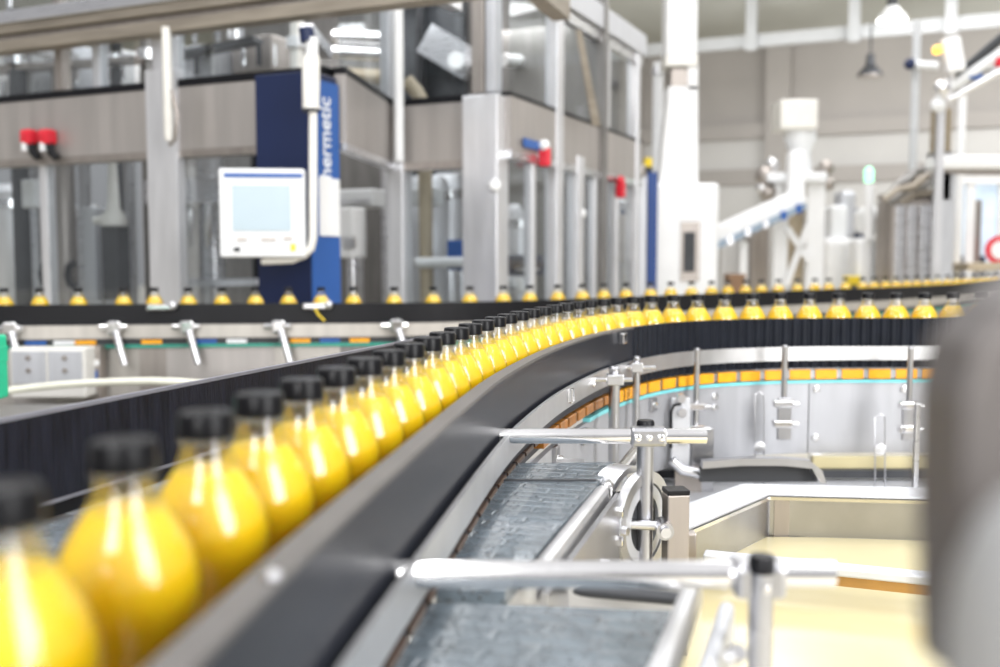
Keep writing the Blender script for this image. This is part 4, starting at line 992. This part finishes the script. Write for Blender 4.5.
# inclined conveyor and tower
Yi = 9.6
ic = thing('inclined_conveyor', 'white inclined conveyor chute rising to the braced tower', 'conveyor', at(755, 220, Yi))
a, b = at(712, 236, Yi), at(800, 196, Yi)
MB().bar(a, b, .35, .15).build('chute', 'white', ic, False, .02)
MB().bar(a - Vector((0, .05, .10)), b - Vector((0, .05, .10)), .3, .06).build('underside_rail', 'blue_grey', ic)
for t in (.15, .35, .55, .75, .92):
    q = a.lerp(b, t) - Vector((0, .19, .10)); MB().box(q, (.05, .05, .08)).build('roller_bracket', 'blue' if t > .6 else 'steel', ic)
MB().box((a.x + .3, Yi, a.z / 2 - .03), (.07, .07, a.z - .05)).build('leg', 'white', ic)
tw = thing('braced_tower', 'white cross braced tower with a square white head', 'tower', XY(800, Yi + .3))
for px0, px1 in ((775, 787), (808, 823)): pbox(tw, 'leg', 'white', px0, px1, 178, 300, Yi + .3, .12, .01, True)
Yb = Yi + .27
for (x0, y0, x1, y1) in ((787, 228, 810, 262), (808, 225, 786, 285)):
    MB().bar(at(x0, y0, Yb), at(x1, y1, Yb), .04, .06).build('cross_brace', 'white', tw)
pbox(tw, 'board', 'beige', 786, 810, 190, 285, Yi + .5, .04, 0)
pbox(tw, 'deck', 'bezel', 768, 828, 172, 182, Yi + .2, .4, .02)
pbox(tw, 'head_box', 'white_warm', 781, 818, 99, 129, Yi + .2, .35, .02)
MB().rings([(at(800, 129, Yi + .4), .14), (at(800, 140, Yi + .4), .16), (at(800, 152, Yi + .4), .10), (at(800, 176, Yi + .4), .12)], 20).build('head_neck', 'bezel', tw, True)
pbox(tw, 'lift_tube', 'white', 790, 806, 150, 200, Yi + .05, .15, .03)
for px, py, r_ in ((765, 176, .10), (772, 164, .07), (768, 192, .09), (762, 188, .06), (826, 168, .08), (828, 184, .07)):
    MB().ball(at(px, py, Yi + .35), r_, 12).build('valve_body', 'polish' if py % 8 else 'taupe_steel', tw, True)
# machines further right
for name, label, cat, parts in (
    ('white_machine', 'white rounded machine behind bottles right of the braced tower', 'machine', [('body', 'white', 826, 858, 238, 300, 10.5, .6, .06, True), ('upper_body', 'bezel', 832, 848, 205, 240, 10.6, .3, .04, False), ('hood', 'white_steel', 842, 856, 190, 238, 10.7, .3, .05, False)]),
    ('dark_gap_post', 'dark blue post between white machines in the right background', 'post', [('post', 'navy', 855, 863, 208, 300, 10.9, .2, .01, True)]),
    ('signal_cabinet', 'white cabinet with rounded hood and silver front, left of grey cabinet', 'cabinet', [('body', 'bezel', 868, 889, 240, 300, 10.2, .28, .03, True), ('hood', 'white', 862, 892, 206, 234, 10.1, .3, .08, False), ('hood_window', 'taupe_steel', 876, 890, 218, 223, 10.08, .03, 0, False), ('lower_band', 'white', 858, 872, 238, 300, 10.0, .3, .04, True)]),
    ('grey_cabinet', 'tall ribbed grey cabinet in the right background', 'cabinet', [('body', 'taupe_steel', 893, 944, 198, 300, 9.5, .42, .02, True), ('side_post', 'white_steel', 941, 952, 165, 300, 9.3, .2, .01, True)] + [('rib', 'steel', x, x + 6, 205, 300, 9.44, .06, .005, True) for x in (897, 909, 921, 932)]),
    ('tan_column', 'short tan upright column on the white housing above the grey cabinet', 'column', [('column', 'tan_col', 937, 951, 108, 155, 9.27, .14, .01, False), ('base_plate', 'steel', 935, 953, 152, 155, 9.25, .2, 0, False)]),
    ('brown_carton', 'brown carton on the far floor below the inclined conveyor', 'carton', [('carton', 'tan', 729, 745, 274, 330, 9.0, .2, .004, True)]),
    ('grey_machine', 'grey machine block under the inclined conveyor', 'machine', [('body', 'hall_wall_low', 722, 748, 228, 300, 11.5, .4, .03, True), ('side_body', 'taupe_steel', 752, 768, 215, 300, 11.2, .4, .03, True)]),
    ('yellow_barrier', 'yellow barrier block behind bottles beside the dark post', 'barrier', [('body', 'yellow', 846, 860, 276, 300, 9.9, .1, .01, True), ('foot', 'dark', 848, 858, 285, 300, 9.85, .05, .0, True)]),
    ('side_table', 'pale tan long table at the far right edge', 'table', [('top', 'beige', 968, 1060, 263, 271, 9.6, .8, .01, False), ('leg', 'steel', 976, 982, 270, 300, 9.7, .05, 0, True), ('leg', 'steel', 1030, 1036, 270, 300, 9.7, .05, 0, True)]),
    ('window_bank', 'bright pale blue glazed partition at the far right', 'partition', [('pane', 'win_glow', 955, 1060, 182, 262, 12.5, .04, 0, False), ('lower_panel', 'navy', 950, 985, 256, 270, 12.45, .1, 0, True)] + [('mullion', 'white', x, x + 5, 176, 270, 12.4, .08, 0, True) for x in (950, 968, 1000)] + [('head_rail', 'white', 950, 1060, 176, 184, 12.38, .1, 0, False), ('dark_strip', 'taupe_steel', 972, 980, 200, 262, 12.42, .05, 0, True)]),
):
    a = parts[0]; v = XY((a[2] + a[3]) / 2, a[6]); t_ = thing(name, label, cat, (v.x, v.y, 0))
    for pp in parts: pbox(t_, pp[0], pp[1], pp[2], pp[3], pp[4], pp[5], pp[6], pp[7], pp[8], pp[9])
MBc = at(999, 250, 12.0); rs = thing('round_sign', 'round red rimmed sign at the far right edge', 'sign', (MBc.x, MBc.y, 0))
MB().rings([(MBc, .17), (MBc + Vector((0, -.02, 0)), .17)], 24).build('red_disc', 'red', rs, True)
MB().rings([(MBc + Vector((0, -.021, 0)), .11), (MBc + Vector((0, -.03, 0)), .11)], 24).build('white_disc', 'white', rs, True)
MB().cyl((MBc.x, MBc.y + .02, 0), (MBc.x, MBc.y + .02, MBc.z), .03, 10).build('pole', 'steel', rs, True)
# ribbed grey duct bundle over the grey cabinet
db = thing('cable_duct', 'rough brown grey cable duct bundle on top of the grey cabinet', 'cable duct', at(915, 206, 9.4))
for k, (x0, y0, x1, y1) in enumerate(((884, 200, 925, 178), (890, 203, 940, 176), (900, 204, 944, 184), (888, 196, 918, 170), (905, 190, 942, 168), (900, 182, 930, 164))):
    a, b = at(x0, y0, 9.35 + .06 * k), at(x1, y1, 9.35 + .06 * k)
    MB().tube([a, a.lerp(b, .35) + Vector((0, 0, .03)), a.lerp(b, .7) + Vector((0, 0, -.02)), b], .032, 10).build('cable_run', 'panel_dark' if k % 2 else 'beam_brown', db, True)
pbox(db, 'duct_shelf', 'taupe_steel', 893, 944, 192, 197.5, 9.5, .42, .01)
# white horizontal housing, conduits, floodlight
wh = thing('white_housing', 'long white horizontal housing at the right above the glazed partition', 'housing', at(970, 170, 9.2))
pbox(wh, 'housing', 'white', 938, 1080, 155, 169, 9.2, .3, .03); pbox(wh, 'under_strip', 'taupe_steel', 945, 1080, 169, 173, 9.25, .2, 0)
pbox(wh, 'bracket', 'steel', 942, 950, 168, 200, 9.3, .2, 0)
pl_ = thing('white_pole', 'slim white vertical pole with dark joint, in front of the back wall', 'pole', XY(910, 10.5))
MB().cyl((XY(910, 10.5).x, 10.5, 0), (XY(910, 10.5).x, 10.5, zat(XY(910, 10.5), 22)), .042, 12).build('pole', 'roof_white', pl_, True)
MB().ball(at(910, 64, 10.42), .06, 12).build('joint', 'navy', pl_, True)
MB().cyl(at(910, 64, 10.45), at(938, 66, 10.3), .04, 12).build('side_arm', 'bezel', pl_, True)
pl2 = thing('white_strut', 'white vertical strut right of the tan column', 'strut', XY(957, 10.4))
MB().cyl((XY(957, 10.4).x, 10.4, 0), (XY(957, 10.4).x, 10.4, zat(XY(957, 10.4), 80)), .04, 12).build('strut', 'white', pl2, True)
tr_ = thing('conduit_truss', 'dark and silver conduit truss slanting down from the upper right corner', 'conduit', at(965, 90, 7.5))
for (x0, y0, x1, y1, r_, m) in ((950, 82, 1020, 22, .035, 'dark'), (944, 92, 1020, 40, .04, 'bezel'), (948, 100, 1020, 60, .03, 'steel'), (962, 66, 1020, 68, .035, 'bezel')):
    MB().cyl(at(x0, y0, 7.5), at(x1, y1, 7.3), r_, 12).build('conduit', m, tr_, True)
MB().rings([(at(938, 98, 7.5), .03), (at(944, 90, 7.5), .06), (at(950, 84, 7.5), .05)], 14).build('elbow', 'polish', tr_, True)
MB().ball(at(938, 105, 7.45), .055, 12).build('end_valve', 'bezel', tr_, True)
MB().ball(at(942, 88, 7.42), .06, 12).build('valve', 'polish', tr_, True)
MB().box(at(999, 62, 7.35), (.06, .06, .07)).build('red_plug', 'red', tr_, False, .01)
MB().box(at(975, 76, 7.42), (.10, .05, .05)).build('blue_plug', 'blue', tr_, False, .01)
q = at(947, 100, 7.5); MB().box((q.x, q.y + .1, q.z / 2), (.05, .05, q.z)).build('stanchion', 'steel_wall', tr_)
fd = thing('floodlight', 'white square floodlight with orange marker lamp on the conduit truss', 'floodlight', at(955, 72, 7.45))
a = at(953, 55, 7.4)
MB().box(a, (.14, .08, .26), tilt=(Vector((.97, 0, .2)), Vector((0, 1, 0)), Vector((-.2, 0, .97)))).build('light_box', 'white', fd, False, .025)
MB().ball(at(937, 50, 7.4), .035, 12).build('orange_lamp', 'lamp_orange', fd, True)
MB().bar(at(938, 51, 7.43), at(950, 55, 7.43), .03, .03).build('lamp_arm', 'steel', fd)
MB().bar(at(953, 70, 7.45), at(953, 84, 7.48), .04, .04).build('mount', 'steel', fd)
sg = thing('signal_light', 'slim signal light with glowing green top on the white cabinet', 'signal light', at(868, 240, 10.2))
MB().cyl(at(869, 240, 10.0), at(869, 184, 10.0), .045, 14).build('stem', 'white', sg, True)
MB().rings([(at(869, 182, 10.0), .045), (at(869, 170, 10.0), .045), (at(869, 167, 10.0), .02)], 16).build('green_lens', 'lamp_green', sg, True)
# high bay lamps
def bay(label, px, py, Y, w, lit):
    c = at(px, py, Y); r = thing('high_bay_lamp', label, 'lamp', c)
    MB().rings([(c, w), (c + Vector((0, 0, w * .15)), w * .98), (c + Vector((0, 0, w * .6)), w * .6), (c + Vector((0, 0, w * .9)), w * .35)], 26).build('shade', 'white' if lit else 'dark', r, True)
    MB().rings([(c + Vector((0, 0, -w * .05)), w * .92), (c + Vector((0, 0, .0)), w * .92)], 26).build('lamp_glass', 'lamp_on' if lit else 'taupe_steel', r, True)
    MB().rings([(c + Vector((0, 0, w * .9)), w * .36), (c + Vector((0, 0, w * 1.7)), w * .32)], 18).build('ballast', 'dark', r, True)
    MB().cyl(c + Vector((0, 0, w * 1.7)), c + Vector((0, 0, w * 1.7 + .45)), .015, 8).build('hanger', 'dark', r, True)
bay('lit white high bay lamp hanging below the roof', 892, 20, 13, .19, True)
bay('unlit dark high bay lamp against the back wall', 870, 76, 15.5, .19, False)

# ================================================================== LIGHT
w = bpy.data.worlds.new('hall_daylight'); scene.world = w; w.use_nodes = True
N = w.node_tree.nodes; L = w.node_tree.links; bg = N['Background']
tcw = N.new('ShaderNodeTexCoord'); sep = N.new('ShaderNodeSeparateXYZ'); L.new(tcw.outputs['Generated'], sep.inputs['Vector'])
rmp = N.new('ShaderNodeValToRGB'); mrw = N.new('ShaderNodeMapRange'); L.new(sep.outputs['Z'], mrw.inputs['Value']); mrw.inputs['From Min'].default_value = -1
L.new(mrw.outputs['Result'], rmp.inputs['Fac']); L.new(rmp.outputs['Color'], bg.inputs['Color'])
e = rmp.color_ramp.elements
e[0].position = .3; e[0].color = (.12, .12, .12, 1); e[1].position = .85; e[1].color = (.9, .9, .92, 1)
x = rmp.color_ramp.elements.new(.52); x.color = (.36, .36, .37, 1)
bg.inputs['Strength'].default_value = .75
def area(name, loc, target, sx, sy, power, col=(1, 1, 1)):
    l = bpy.data.lights.new(name, 'AREA'); l.shape = 'RECTANGLE'; l.size = sx; l.size_y = sy; l.energy = power; l.color = col
    o = bpy.data.objects.new(name, l); COL.objects.link(o); o.location = loc
    o.rotation_euler = (Vector(target) - Vector(loc)).to_track_quat('-Z', 'Y').to_euler(); return o
for k, (x_, y_) in enumerate(((-3.2, 1.0), (-.6, 1.5), (2.0, 1.5), (4.6, 3.0))):
    area('ceiling_strip_light', (x_, y_ + 2, 5.6), (x_, y_ + 2, 0), .5, 9, 95)
area('streak_fill_light', (3.4, -1.8, 3.0), (0, 1.0, 1.1), 2.0, 4.2, 215)  # both added behind the lens for bottle streaks and front fill; no windows built
area('streak_fill_light', (-1.0, -3.2, 3.0), (0, 1.2, 1.1), 1.2, 4.2, 165)
area('enclosure_fill_light', (-1.6, 6.4, 2.9), (-1.6, 6.2, 0), 2.5, .5, 14)  # both added to brighten the machine's interior behind the glass
area('enclosure_fill_light', (.2, 6.9, 2.7), (.2, 6.8, 0), .5, 1.2, 12)
for k in range(3): area('far_hall_light', (3 + k * 3, 11, 5.2), (3 + k * 3, 11.5, 0), 1, 5, 90)
for k in range(3): area('wall_fill_light', (3 + k * 3.5, 14.5, 3.9), (4.5 + k * 3.5, 20, 4.8), 2, .6, 50)  # unseen fills added to brighten the back wall and ceiling

vs = scene.view_settings
scene.display_settings.display_device = 'sRGB'
vs.view_transform = 'Standard'; vs.look = 'None'; vs.gamma = 1; vs.use_curve_mapping = False; vs.exposure = .33
scene.cycles.max_bounces = 8; scene.cycles.transparent_max_bounces = 24; scene.cycles.sample_clamp_indirect = 6
scene.cycles.caustics_reflective = False; scene.cycles.caustics_refractive = False
scene.cycles.use_denoising = True
